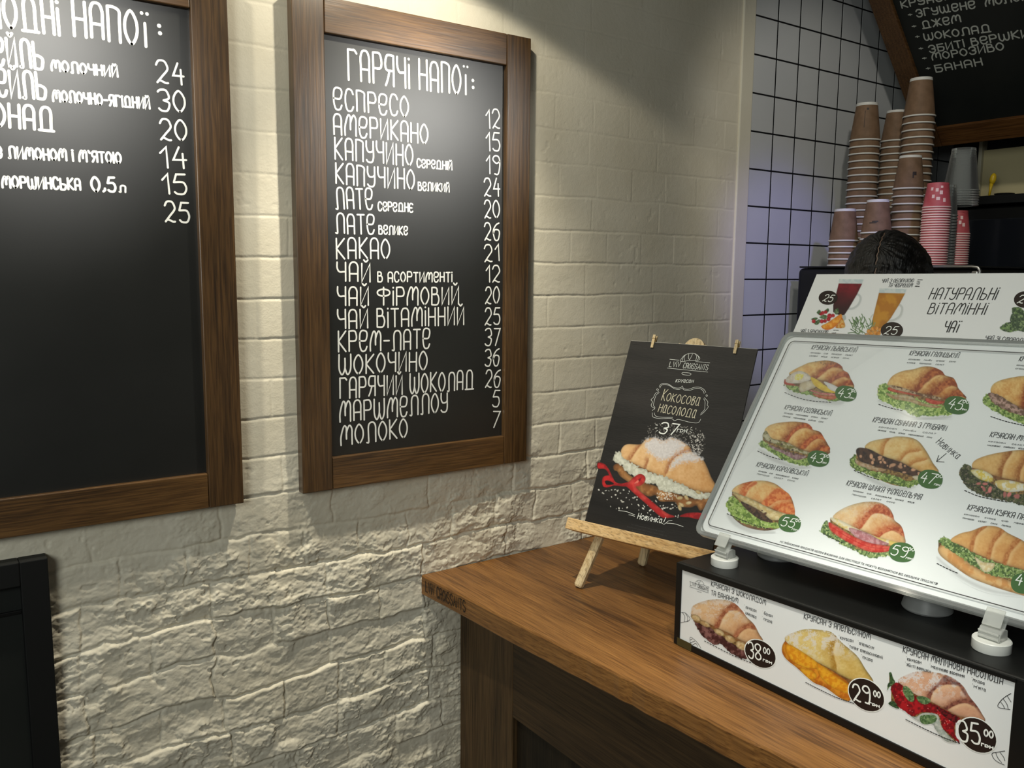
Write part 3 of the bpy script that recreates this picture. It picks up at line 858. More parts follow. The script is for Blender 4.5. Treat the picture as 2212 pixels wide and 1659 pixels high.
# ================================================================== PRINTED PICTURES (flat coloured prints on paper)
class Paint:
    """small layered painter; points are photo pixels, colours sRGB 0..255, the result is a flat inked mesh on a sheet"""

    def __init__(s, x0, y0, x1, y1, step=0.8, paper=(0.80, 0.82, 0.82)):
        s.X, s.Y = np.meshgrid(np.arange(x0, x1 + step, step), np.arange(y0, y1 + step, step))
        s.C = np.zeros(s.X.shape + (3,)) + np.array(paper)
        s.A = np.zeros(s.X.shape)

    def dist(s, P, closed=True):
        """distance to an outline or line, inside mask, and signed side of the nearest segment"""
        P = np.asarray(P, float)
        n = len(P)
        D = np.full(s.X.shape, 1e9)
        ins = np.zeros(s.X.shape, bool)
        side = np.zeros(s.X.shape)
        for i in range(n if closed else n - 1):
            a, b = P[i], P[(i + 1) % n]
            d = b - a
            L2 = d @ d + 1e-9
            rx, ry = s.X - a[0], s.Y - a[1]
            t = np.clip((rx * d[0] + ry * d[1]) / L2, 0, 1)
            q = np.hypot(rx - t * d[0], ry - t * d[1])
            m = q < D
            D = np.where(m, q, D)
            side = np.where(m, np.sign(d[0] * ry - d[1] * rx), side)
            if closed:
                c = ((a[1] > s.Y) != (b[1] > s.Y)) & (s.X < (b[0] - a[0]) * (s.Y - a[1]) / (b[1] - a[1] + 1e-12) + a[0])
                ins ^= c
        return D, ins, side

    def put(s, a, col):
        a = np.clip(a, 0, 1)
        col = np.clip(col, 0, 255) / 255.0
        lin = np.where(col <= 0.04045, col / 12.92, ((col + 0.055) / 1.055) ** 2.4)
        s.C = s.C * (1 - a[..., None]) + lin * a[..., None]
        s.A = np.maximum(s.A, a)

    def noise(s, sc, seed, oct=3):
        return fbm(s.X, s.Y, sc, seed, oct)

    def blob(s, P, col, col2=None, ns=6, seed=1, edge=0.0, ew=4.0, wob=0.0, soft=0.8, smooth=True, grad=None, lim=(-0.3, 0.3)):
        P = catmull(np.array(P), True, 5) if smooth else np.array(P, float)
        D, ins, _ = s.dist(P)
        sd = np.where(ins, D, -D)
        if wob:
            sd = sd + wob * s.noise(5.0, seed + 50, 3)
        a = sstep(-soft, soft, sd)
        c = np.zeros(s.X.shape + (3,)) + np.array(col, float)
        if col2 is not None:
            t = sstep(lim[0], lim[1], s.noise(ns, seed, 4))[..., None]
            c = c * (1 - t) + np.array(col2, float) * t
        if grad is not None:
            gx, gy, cg = grad
            h = (s.X - s.X[sd > 0].mean()) * gx + (s.Y - s.Y[sd > 0].mean()) * gy if (sd > 0).any() else s.X * 0
            t = sstep(-1, 1, h)[..., None]
            c = c * (1 - t) + np.array(cg, float) * t
        if edge:
            c = c * (1 - edge * np.exp(-np.maximum(sd, 0) / ew))[..., None]
        s.put(a, c)
        return s

    def line(s, P, w, col, smooth=True, alpha=1.0):
        P = catmull(np.array(P), False, 5) if smooth and len(P) > 2 else np.array(P, float)
        D, _, _ = s.dist(P, False)
        s.put(alpha * sstep(w / 2 + 0.6, w / 2 - 0.6, D), np.zeros(s.X.shape + (3,)) + np.array(col, float))
        return s

    def bun(s, P, creases, light=(226, 186, 116), mid=(202, 138, 66), dark=(132, 56, 22), seed=3, cw=9.0, sugar=0.0, flip=1):
        """golden pastry: soft form, each crease dark brown on its far side and pale on its near side, fine baked streaks"""
        Q = catmull(np.array(P), True, 5)
        D, ins, _ = s.dist(Q)
        sd = np.where(ins, D, -D)
        a = sstep(-0.8, 0.8, sd)
        if not (sd > 0).any():
            return s
        D2, in2, _ = s.dist(Q + np.array([0.0, 7.0]))
        s.put(sstep(-0.8, 0.8, np.where(in2, D2, -D2)) * (s.A < 0.55), np.zeros(s.X.shape + (3,)) + np.array((126, 84, 48.)) + 30 * s.noise(5, seed + 77, 3)[..., None])
        xs, ys = s.X[sd > 0], s.Y[sd > 0]
        u = (s.X - xs.min()) / (xs.max() - xs.min())
        v = (s.Y - ys.min()) / (ys.max() - ys.min())
        t = np.clip(0.02 + 0.62 * u + 0.25 * v + 0.42 * s.noise(16, seed, 4) + 0.36 * s.noise(4, seed + 5, 3), 0, 1.25)[..., None]
        c = np.array(light, float) * (1 - t) + np.array(mid, float) * t
        for k, cr in enumerate(creases):
            L = catmull(np.array(cr), False, 6)
            Dc, _, side = s.dist(L, False)
            sg = -side * flip
            wv = cw * 1.25 * (1.0 + 0.35 * s.noise(9, seed + k * 3, 2))
            dk = np.where(sg > 0, np.exp(-(Dc / wv) ** 2), np.exp(-(Dc / 1.6) ** 2))
            st_ = 0.95 + 0.45 * s.noise(3.0, seed + 30 + k, 2)
            dk = np.clip(dk * st_, 0, 1)[..., None] * 0.92
            c = c * (1 - dk) + np.array(dark, float) * dk
            hl = (np.where(sg < 0, np.exp(-((Dc - 5) / 4.5) ** 2), 0) * 0.35)[..., None]
            c = c * (1 - hl) + np.array((240, 214, 166), float) * hl
        e = np.exp(-np.maximum(sd, 0) / 3.2) * 0.30 * (0.5 + u)
        c = c * (1 - e)[..., None]
        if sugar:
            m = (sugar * sstep(0.75, 0.15, v) * sstep(-0.25, 0.35, s.noise(10, seed + 9, 3) + 0.5 * s.noise(2.0, seed + 12, 2)))[..., None]
            c = c * (1 - m) + np.array((226, 222, 222), float) * m
        s.put(a, c)
        return s

    def crust(s, bands, col=(142, 56, 22), col2=(186, 98, 46), soft=2.2, seed=5, alpha=0.9):
        """the dark baked overhang of each fold"""
        for i, P in enumerate(bands):
            D, ins, _ = s.dist(catmull(np.array(P), True, 5))
            sd = np.where(ins, D, -D) + 0.9 * s.noise(4.0, seed + i, 2)
            t = sstep(-0.35, 0.35, s.noise(5.0, seed + 9 + i, 3))[..., None]
            s.put(alpha * sstep(-soft, soft, sd) * (s.A > 0.5), np.array(col, float) * (1 - t) + np.array(col2, float) * t)
        return s

    def leafy(s, P, col=(146, 172, 92), col2=(84, 112, 48), hi=(196, 208, 142), seed=8, wob=3.2):
        P = catmull(np.array(P), True, 5)
        D, ins, _ = s.dist(P)
        sd = np.where(ins, D, -D) + wob * s.noise(4.5, seed, 3)
        t = sstep(-0.25, 0.25, s.noise(4.2, seed + 2, 3))[..., None]
        c = np.array(col, float) * (1 - t) + np.array(col2, float) * t
        h = sstep(0.18, 0.42, s.noise(3.2, seed + 4, 3))[..., None] * 0.8
        c = c * (1 - h) + np.array(hi, float) * h
        s.put(sstep(-0.8, 0.8, sd), c)
        return s

    def shadow(s, P, off=(0, 3), blur=7, amt=0.35):
        P = catmull(np.array(P) + np.array(off), True, 5)
        D, ins, _ = s.dist(P)
        sd = np.where(ins, D, -D)
        s.put(amt * sstep(-blur, blur * 0.5, sd), np.zeros(s.X.shape + (3,)) + 150.0)
        return s

    def specks(s, P, n, r, col, seed=1):
        rnd = random.Random(seed)
        P = np.array(P)
        lo, hi = P.min(0), P.max(0)
        _, ins, _ = s.dist(catmull(P, True, 4))
        for i in range(n):
            x, y = rnd.uniform(lo[0], hi[0]), rnd.uniform(lo[1], hi[1])
            j, k = int((y - s.Y[0, 0]) / (s.Y[1, 0] - s.Y[0, 0])), int((x - s.X[0, 0]) / (s.X[0, 1] - s.X[0, 0]))
            if not (0 <= j < s.X.shape[0] and 0 <= k < s.X.shape[1]) or not ins[j, k]:
                continue
            q, rr = rnd.uniform(0, 3.14), r * rnd.uniform(0.5, 1.2)
            el = rnd.uniform(1.0, 2.2)
            dx, dy = s.X - x, s.Y - y
            uu, vv = dx * math.cos(q) + dy * math.sin(q), -dx * math.sin(q) + dy * math.cos(q)
            s.put(sstep(1.35, 0.65, np.hypot(uu / (rr * el), vv / rr)), np.zeros(s.X.shape + (3,)) + np.array(col, float) * rnd.uniform(0.85, 1.1))
        return s

    def fill_gaps(s, most=24.0):
        """narrow slits between bread and filling show the crumb, not the paper"""
        m = s.A > 0.9
        up = np.zeros(m.shape); dn = np.zeros(m.shape)
        st_ = s.Y[1, 0] - s.Y[0, 0]
        c = np.full(m.shape[1], 1e6)
        for j in range(m.shape[0]):
            c = np.where(m[j], 0, c + st_); up[j] = c
        c = np.full(m.shape[1], 1e6)
        for j in range(m.shape[0] - 1, -1, -1):
            c = np.where(m[j], 0, c + st_); dn[j] = c
        gap = (~m) & (up + dn < most)
        t = sstep(-0.3, 0.3, s.noise(4, 303, 3))[..., None]
        s.put(gap * 1.0, np.array((96, 70, 40.)) * (1 - t) + np.array((150, 118, 66.)) * t)
        return s

    def mesh(s, name, pl, parent, h=0.0003):
        V = pl.grid(s.X, s.Y, h).reshape(-1, 3)
        nz, nx = s.X.shape
        i = np.arange(nz * nx).reshape(nz, nx)
        F = np.stack([i[:-1, :-1], i[1:, :-1], i[1:, 1:], i[:-1, 1:]], -1).reshape(-1, 4)
        keep = (s.A.reshape(-1)[F] > 0.015).any(1)
        F = F[keep]
        used = np.zeros(nz * nx, bool); used[F.ravel()] = True
        new = np.cumsum(used) - 1
        F = new[F]; V = V[used]
        c = np.concatenate([s.C.reshape(-1, 3)[used], np.ones((used.sum(), 1))], 1)
        o = mesh_np(name, V, F, M['print'], parent)
        ca = o.data.color_attributes.new('ink', 'FLOAT_COLOR', 'POINT')
        ca.data.foreach_set('color', c.astype(np.float32).ravel())
        return o


def ellipse(c, a, b, rot=0.0, n=28, power=2.0):
    P = []
    for t in np.linspace(0, 2 * math.pi, n, endpoint=False):
        ct, s_ = math.cos(t), math.sin(t)
        x, y = a * math.copysign(abs(ct) ** (2 / power), ct), b * math.copysign(abs(s_) ** (2 / power), s_)
        P.append((c[0] + x * math.cos(rot) - y * math.sin(rot), c[1] + x * math.sin(rot) + y * math.cos(rot)))
    return P


def flat(name, pl, P, m, parent, h):
    V = [pl.at(*pl.uv(p), h) for p in P]
    return mesh_np(name, V, [list(range(len(V)))], m, parent)


def badge(pl, P, price, p0, p1, cap, parent, mat_bg, pw=0.0016, small=None, ring=False, h=0.0006, unit=None):
    """price badge with its figures: a part of the sheet"""
    if ring:
        c = np.mean(P, axis=0)
        big = [tuple(c + (np.array(p) - c) * 1.06) for p in P]
        b = flat('price_badge', pl, big, M['ink_white'], parent, h - 0.0002)
        flat('badge_ground', pl, P, mat_bg, b, h)
    else:
        b = flat('price_badge', pl, P, mat_bg, parent, h)
    it = [(price, p0, p1, cap, pw, 0.08)]
    if small:
        it.append(('00', small[0], small[1], small[2], pw * 0.75, 0.08))
    if unit:
        it.append(('грн', unit[0], unit[1], unit[2], pw * 0.6, 0.1))
    text('price', pl, it, M['ink_white'], b, h + 0.0003, 4)
    return b


def dashes(name, pl, P, n, sw, parent, m, duty=0.58):
    Q = catmull(np.array(P), False, 14)
    d = np.r_[0, np.cumsum(np.linalg.norm(np.diff(Q, axis=0), axis=1))]
    L = d[-1] / n
    seg = []
    at = lambda q: (np.interp(q, d, Q[:, 0]), np.interp(q, d, Q[:, 1]))
    for i in range(n):
        seg.append([at(i * L), at((i + duty) * L)])
    return strokes(name, pl, seg, sw, m, parent, 0.0007, False)


# ================================================================== EASEL WITH THE POSTER
def easel():
    lam = 1.05
    tl, tr, br, bl = [CAM + lam * (np.array(q) - CAM) for q in ((1.3217, -0.2716, 1.4709), (1.3982, -0.5586, 1.4684), (1.2339, -0.5982, 1.0862), (1.1575, -0.3113, 1.0887))]
    u = tr - tl; u[2] = 0; u /= np.linalg.norm(u)
    v = tl - bl; v -= u * (u @ v); Hh = np.linalg.norm(v); v /= Hh
    W = np.linalg.norm(tr - tl)
    pl = Plane(bl, u, v)
    n = pl.n
    fr = (pl.o, pl.u, pl.v, pl.n)
    # ---- stand
    t = empty('tabletop_easel', (1.26, -0.33, HC), 'small raw pine tabletop easel standing on the counter behind the black display box', 'easel')
    zc = lambda P, d: P + d * ((HC - P[2]) / d[2])
    b = MB().box((-0.034, -0.022, -0.016), (W + 0.022, 0.0035, 0.020), 0, fr)
    b.build('ledge', M['pine'], t, bevel=0.0015)

    def leg(name, top, foot, w, d, m, round_=True):
        top, foot = np.array(top), np.array(foot)
        a = foot - top
        a /= np.linalg.norm(a)
        s_ = np.cross(a, n); s_ /= np.linalg.norm(s_)
        q = np.cross(s_, a)
        R = []
        for k, P in ((1, top), (1, foot - a * 0.004), (0.8, foot)):
            R.append([P + s_ * (w * x * k) + q * (d * y * k) for x, y in ((-.5, -.32), (-.32, -.5), (.32, -.5), (.5, -.32), (.5, .32), (.32, .5), (-.32, .5), (-.5, .32))])
        return MB().rings(R).build(name, m, t)
    back = -0.012
    lf = onp((1248, 1270), 2, HC)
    lt = pl.at(W * 0.42, Hh + 0.002, back)
    dirl = (lt - lf) / np.linalg.norm(lt - lf)
    leg('leg', lt, lf + dirl * 0.003, 0.020, 0.014, M['pine_v'])
    rf = pl.at(W * 0.5, 0, 0)
    off = (lf - rf) @ pl.u
    rfoot = lf - pl.u * (2 * off)
    leg('leg', pl.at(W * 0.58, Hh + 0.002, back), rfoot + np.array([0, 0, 0.003]), 0.020, 0.014, M['pine_v'])
    rear = onp((1386, 1222), 2, HC)
    leg('rear_leg', pl.at(W * 0.5, Hh * 0.93, back - 0.014), rear + np.array([0, 0, 0.003]), 0.021, 0.014, M['pine_v'])
    MB().lathe([(0.001, 0), (0.026, 0), (0.026, 0.012), (0.001, 0.012)], pl.at(W * 0.5, Hh - 0.004, back - 0.016), 24, ax=n).build('top_cap', M['pine_v'], t, bevel=0.001)
    MB().box((W * 0.34, Hh * 0.45, back - 0.004), (W * 0.66, Hh * 0.45 + 0.018, back + 0.004), 0, fr).build('cross_bar', M['pine'], t)
    # ---- poster
    p = empty('poster_board', bl, 'black poster of a cream filled croissant with a red ribbon, standing on the pine easel', 'poster')
    sheet = MB().box((0, 0.0038, -0.0045), (W, Hh, -0.0006), 0, fr)
    card = sheet.build('board', [M['black_card']], p)
    MB().box((0.0002, Hh, -0.0043), (W - 0.0002, Hh + 0.0006, -0.0008), 0, fr).build('board_edge', M['card_edge'], p)
    pp = Plane(pl.at(0, 0, -0.0006), u, v)
    PT, PS, E5 = crop(1350, 710, 7.135), crop(1200, 700, 2.765), crop(1220, 1100, 6.506)
    P4 = crop(1300, 920, 7.541)
    W1 = M['ink_white']
    strokes('logo', pp, [PT((692, 472), (838, 487)), PT((1090, 507), (1310, 528)), PT((655, 608), (1278, 670)),
                         PT((853, 502), (872, 462), (920, 410), (1000, 382), (1080, 386), (1130, 420), (1155, 462), (1122, 490), (1040, 492), (960, 496), (900, 508), (853, 502)),
                         PT((882, 500), (890, 460), (915, 420)), PT((922, 496), (912, 445), (938, 400)), PT((985, 392), (980, 450), (998, 477), (1020, 440), (1042, 392)), PT((1085, 392), (1106, 430), (1092, 488)), PT((1118, 415), (1136, 440), (1120, 482)),
                         PT((875, 690), (900, 675), (990, 684), (1020, 698), (995, 718), (905, 710), (875, 690))], 0.00075, W1, card)
    text('logo_lettering', pp, [('LVIV', *PT((680, 588), (845, 592)), 11, 0.0009, 0.08), ('CROISSANTS', *PT((893, 607), (1272, 641)), 11, 0.0009, 0.08)], W1, card)
    text('logo_lettering', pp, [('львівські круасани', *PT((745, 641), (1170, 688)), 1.9, 0.0003)], M['ink_grey'], card)
    text('dish_name', pp, [('круасан', *PT((780, 825), (1050, 834)), 8.5, 0.0009, 0.15)], W1, card)
    G = M['ink_gold']
    text('dish_name', pp, [('Кокосова', *PS((632, 455), (855, 488)), 24, 0.0016, 0.06), ('насолода', *PS((612, 524), (832, 562)), 24, 0.0016, 0.06)], G, card)
    strokes('scroll_frame', pp, [PT((530, 900), (550, 860), (610, 846), (680, 860), (750, 905), (820, 916), (868, 905), (882, 882)), PT((882, 882), (910, 925), (980, 935), (1070, 905), (1160, 905), (1220, 940), (1248, 985)),
                                 PT((540, 915), (565, 872), (620, 862), (690, 880), (760, 925), (830, 938), (880, 922), (915, 945), (985, 955), (1080, 925), (1155, 925), (1205, 960), (1222, 1000)),
                                 PT((505, 925), (520, 945), (500, 955), (490, 935), (505, 925)), PT((520, 970), (470, 1000), (440, 1060), (404, 1095), (425, 1130), (405, 1180), (430, 1215), (462, 1232), (420, 1262)),
                                 PT((530, 985), (485, 1020), (465, 1070), (455, 1105), (440, 1180), (465, 1215)),
                                 PT((1262, 1018), (1275, 1035), (1255, 1045), (1250, 1025), (1262, 1018)), PT((1225, 1062), (1250, 1090), (1278, 1130), (1270, 1180), (1285, 1205), (1245, 1260), (1195, 1310), (1160, 1332)),
                                 PT((1215, 1080), (1235, 1130), (1232, 1190), (1225, 1250), (1170, 1310)),
                                 PS((578, 530), (584, 556), (630, 565), (690, 564), (712, 578), (735, 570), (800, 586), (850, 590), (868, 568)), PS((590, 530), (600, 550), (640, 557), (700, 558))], 0.0007, W1, card)
    text('price', pp, [('37', *PS((618, 651), (722, 664)), 23, 0.0028, 0.1)], W1, card)
    text('price', pp, [('грн.', *PS((725, 647), (790, 651)), 10, 0.0013, 0.1)], W1, card)
    for ln in (PS((598, 600), (610, 605)), PS((596, 620), (608, 620)), PS((602, 640), (612, 636)), PS((806, 622), (816, 616)), PS((810, 632), (820, 634)), PS((806, 642), (814, 650))):
        strokes('price_ray', pp, [ln], 0.0009, W1, card, smooth=False)
    text('new_note', pp, [('Новинка!', *E5((1020, 132), (1395, 203)), 12, 0.0015, 0.1)], W1, card)
    for ln in (E5((755, 18), (870, 35), (985, 80)), E5((900, 80), (945, 86), (985, 102)), E5((1390, 218), (1420, 195), (1460, 165), (1510, 158)), E5((1420, 195), (1540, 205), (1665, 245))):
        strokes('flourish', pp, [ln], 0.0009, W1, card)
    text('small_print', pp, [('усі зображення продуктів надані', *E5((935, 220), (1400, 330)), 2.6, 0.00038), ('виключно для ілюстрації і вони можуть', *E5((880, 252), (1430, 382)), 2.6, 0.00038), ('відрізнятися від реальних', *E5((945, 305), (1335, 402)), 2.6, 0.00038)], M['ink_grey'], card)
    q = Paint(1262, 900, 1560, 1160, 0.8, (0.015, 0.0145, 0.014))
    q.specks(P4((850, -60), (1500, 20), (1700, 150), (1640, 480), (1450, 380), (1250, 220), (700, 200)), 420, 0.75, (150, 146, 140), 3)
    q.specks(P4((1400, 200), (1660, 120), (1620, 480), (1480, 420)), 120, 1.0, (196, 192, 186), 4)
    q.specks(P4((-60, 1020), (500, 1020), (900, 1180), (1300, 1260), (1250, 1500), (600, 1420), (100, 1300)), 130, 1.3, (205, 203, 196), 5)
    q.blob(P4((190, 650), (260, 610), (340, 660), (440, 790), (640, 900), (880, 980), (1200, 1100), (1500, 1180), (1750, 1160), (1700, 1320), (1600, 1380), (1540, 1300), (1440, 1330), (1250, 1310), (1180, 1240), (950, 1230), (880, 1130), (760, 1150), (600, 1060), (420, 910), (300, 820), (250, 740), (200, 720)), (196, 140, 84), (152, 98, 52), 14, 4, 0.45, 5)
    q.specks(P4((900, 1080), (1200, 1080), (1250, 1180), (950, 1200)), 60, 1.2, (226, 214, 196), 9)
    q.bun(P4((310, 430), (340, 350), (420, 300), (630, 300), (720, 220), (870, 195), (1000, 240), (1130, 195), (1280, 240), (1430, 340), (1480, 430), (1640, 540), (1720, 680), (1780, 830), (1850, 960), (1840, 1060), (1740, 1090), (1550, 1060), (1330, 980), (1100, 880), (850, 770), (640, 670), (440, 570), (330, 520)),
          [P4((640, 300), (560, 400), (470, 540)), P4((1470, 400), (1300, 450), (1150, 560), (1060, 760)), P4((760, 560), (730, 640), (715, 700))], (232, 190, 138), (212, 158, 98), (168, 108, 68), 5, 5.0, 0, -1)
    for Pz, sd_ in ((P4((720, 240), (880, 190), (1000, 240), (1130, 190), (1290, 250), (1400, 310), (1250, 420), (1060, 560), (900, 540), (740, 420), (690, 320)), 21), (P4((1250, 470), (1440, 420), (1580, 470), (1650, 550), (1450, 590), (1260, 620), (1120, 700), (1160, 560)), 22)):
        D, ins, _ = q.dist(catmull(np.array(Pz), True, 5))
        sd2 = np.where(ins, D, -D)
        q.put(0.9 * sstep(-5, 8, sd2 + 7 * q.noise(3.0, sd_, 3)), np.zeros(q.X.shape + (3,)) + np.array((214, 212, 214.)) + 14 * q.noise(3, sd_ + 4, 2)[..., None])
    q.blob(P4((175, 550), (220, 450), (300, 420), (330, 500), (440, 580), (640, 680), (850, 780), (1060, 830), (1180, 900), (1330, 960), (1480, 1040), (1640, 1090), (1790, 1100), (1760, 1170), (1600, 1195), (1420, 1150), (1200, 1090), (960, 1060), (880, 960), (700, 940), (520, 820), (400, 740), (320, 640), (220, 590)), (222, 222, 206), (198, 198, 180), 5, 9, 0.18, 3, 4.0)
    for c_, r_ in (((1570, 1080), 0.5), ((1270, 1175), -0.1), ((1380, 1170), 0.9), ((1415, 1255), -0.2), ((1295, 1285), 0.6), ((1270, 1335), 1.2)):
        q.blob(ellipse(P4(c_)[0], 6.5, 3.6, r_), (226, 206, 160), (206, 180, 128), 4, 3, 0.25, 2)
    red, red2 = (196, 38, 40), (150, 20, 28)
    q.blob(P4((-60, 600), (40, 620), (110, 700), (160, 800), (200, 890), (150, 880), (100, 760), (40, 700), (-60, 690)), red, red2, 12, 2, 0.2, 3)
    q.blob(P4((10, 860), (60, 815), (150, 820), (230, 920), (330, 940), (430, 920), (440, 980), (340, 985), (200, 970), (100, 1000), (20, 980)), red2, red, 10, 3, 0.1, 3)
    q.blob(P4((50, 900), (110, 890), (190, 930), (180, 955), (80, 960)), (22, 18, 18), None)
    q.blob(P4((400, 970), (480, 870), (600, 785), (680, 800), (715, 860), (690, 930), (620, 980), (560, 995), (640, 1080), (760, 1180), (900, 1300), (1060, 1420), (1190, 1475), (1120, 1495), (990, 1495), (850, 1390), (700, 1250), (560, 1130), (440, 1020)), red, (222, 74, 68), 16, 6, 0.3, 4)
    q.blob(P4((530, 940), (600, 870), (650, 830), (630, 890), (570, 940)), (116, 14, 22), (232, 120, 104), 8, 4)
    q.blob(P4((1270, 1470), (1370, 1425), (1520, 1410), (1650, 1425), (1700, 1440), (1690, 1510), (1560, 1520), (1430, 1490), (1330, 1485)), red2, red, 12, 3, 0.2, 3)
    q.mesh('croissant_picture', pp, card, 0.0002)
    # ---- clothes pegs on the top edge
    for k, (px_, lab) in enumerate((((1411, 742), 'tiny wooden clothes peg on the top edge of the black poster, left one'), ((1590, 752), 'tiny wooden clothes peg on the top edge of the black poster, right one'))):
        a = pl.uv(px_)[0]
        pg = empty('clothes_peg', pl.at(a, Hh - 0.012, 0), lab, 'clothes peg', 'pegs on the poster')
        lean = 0.12
        for s_ in (1, -1):
            f2 = (pl.at(a, Hh - 0.014, -0.0025), pl.u * math.cos(lean) + pl.v * -math.sin(lean) * 0, pl.v, pl.n)
            b = MB()
            R = []
            for y, h0, h1 in ((0, 0.0026, 0.0050), (0.010, 0.0024, 0.0060), (0.018, 0.0010, 0.0062), (0.031, 0.0030, 0.0066)):
                R.append([f2[0] + f2[1] * x + f2[2] * y + f2[3] * (s_ * (h0 if h == 0 else h1)) for x, h in ((-0.0032, 0), (0.0032, 0), (0.0032, 1), (-0.0032, 1))])
            b.rings(R).build('jaw', M['pine_v'], pg)
        MB().lathe([(0.001, -0.0046), (0.0022, -0.0046), (0.0022, 0.0046), (0.001, 0.0046)], pl.at(a, Hh + 0.003, -0.0025), 12, ax=pl.u).build('spring', M['brass'], pg)
        MB().tube([pl.at(a + 0.0042, Hh + 0.003, -0.0025), pl.at(a + 0.0042, Hh + 0.008, 0.004), pl.at(a - 0.0042, Hh + 0.008, 0.004)], 0.0006, 6).build('spring', M['brass'], pg)
    return pl


easel()

# ================================================================== BLACK DISPLAY BOX WITH THE PRINTED STRIP
S1, S2, S3 = crop(1440, 1200, 5.185), crop(1800, 1320, 4.893), crop(1640, 1380, 3.867)
BL = np.array([1.1475, -0.5915, HC])
UB = np.array([-0.0130, -1.0, 0.0]); UB /= np.linalg.norm(UB)
NB = np.array([-UB[1], UB[0], 0.0]) * -1.0                  # outward (to the customer)
ZB = 1.0872
LBOX, DBOX = 0.625, 0.235
box = empty('display_box', (1.26, -0.9, HC), 'long black display box with a white printed croissant strip, on the counter edge', 'display box')
VZ = np.array([0.0, 0.0, 1.0])
KB = 0.21                                                   # the box grows slightly taller towards its far end


def frb(a, b_, c):
    return BL + UB * a + VZ * (b_ * (1 + KB * a)) + NB * c


MB().box((0, 0, -DBOX), (LBOX, ZB - HC, 0), 0, frb).build('body', M['black_plastic'], box, bevel=0.004, seg=3)
fw = 0.0125
b = MB()
for lo, hi in (((0.001, 0.001, 0.0), (LBOX - 0.001, fw, 0.0035)), ((0.001, fw, 0.0), (fw + 0.002, ZB - HC - 0.001, 0.0035)), ((LBOX - 0.024, fw, 0.0), (LBOX - 0.001, ZB - HC - 0.001, 0.0035))):
    b.box(lo, hi, 0, frb)
ht = ZB - HC
b.prism([frb(a, z, 0.0) for a, z in ((fw, ht - fw), (LBOX - 0.02, ht - 0.0068), (LBOX - 0.02, ht - 0.001), (fw, ht - 0.001))], NB * 0.0035)
b.build('frame', M['black_plastic'], box, bevel=0.0010)
PBX = Plane(BL + NB * 0.0012, UB, VZ)
strip = MB().prism([frb(a, z, 0.0002) for a, z in ((fw + 0.0015, fw - 0.001), (LBOX - 0.0235, fw - 0.001), (LBOX - 0.0235, ht - 0.006), (fw + 0.0015, ht - fw + 0.001))], NB * 0.001).build('printed_strip', M['paper'], box)
MB().box((0.010, 0.001, 0.0036), (0.046, 0.0155, 0.004), 0, frb).build('tape', M['tape'], box)


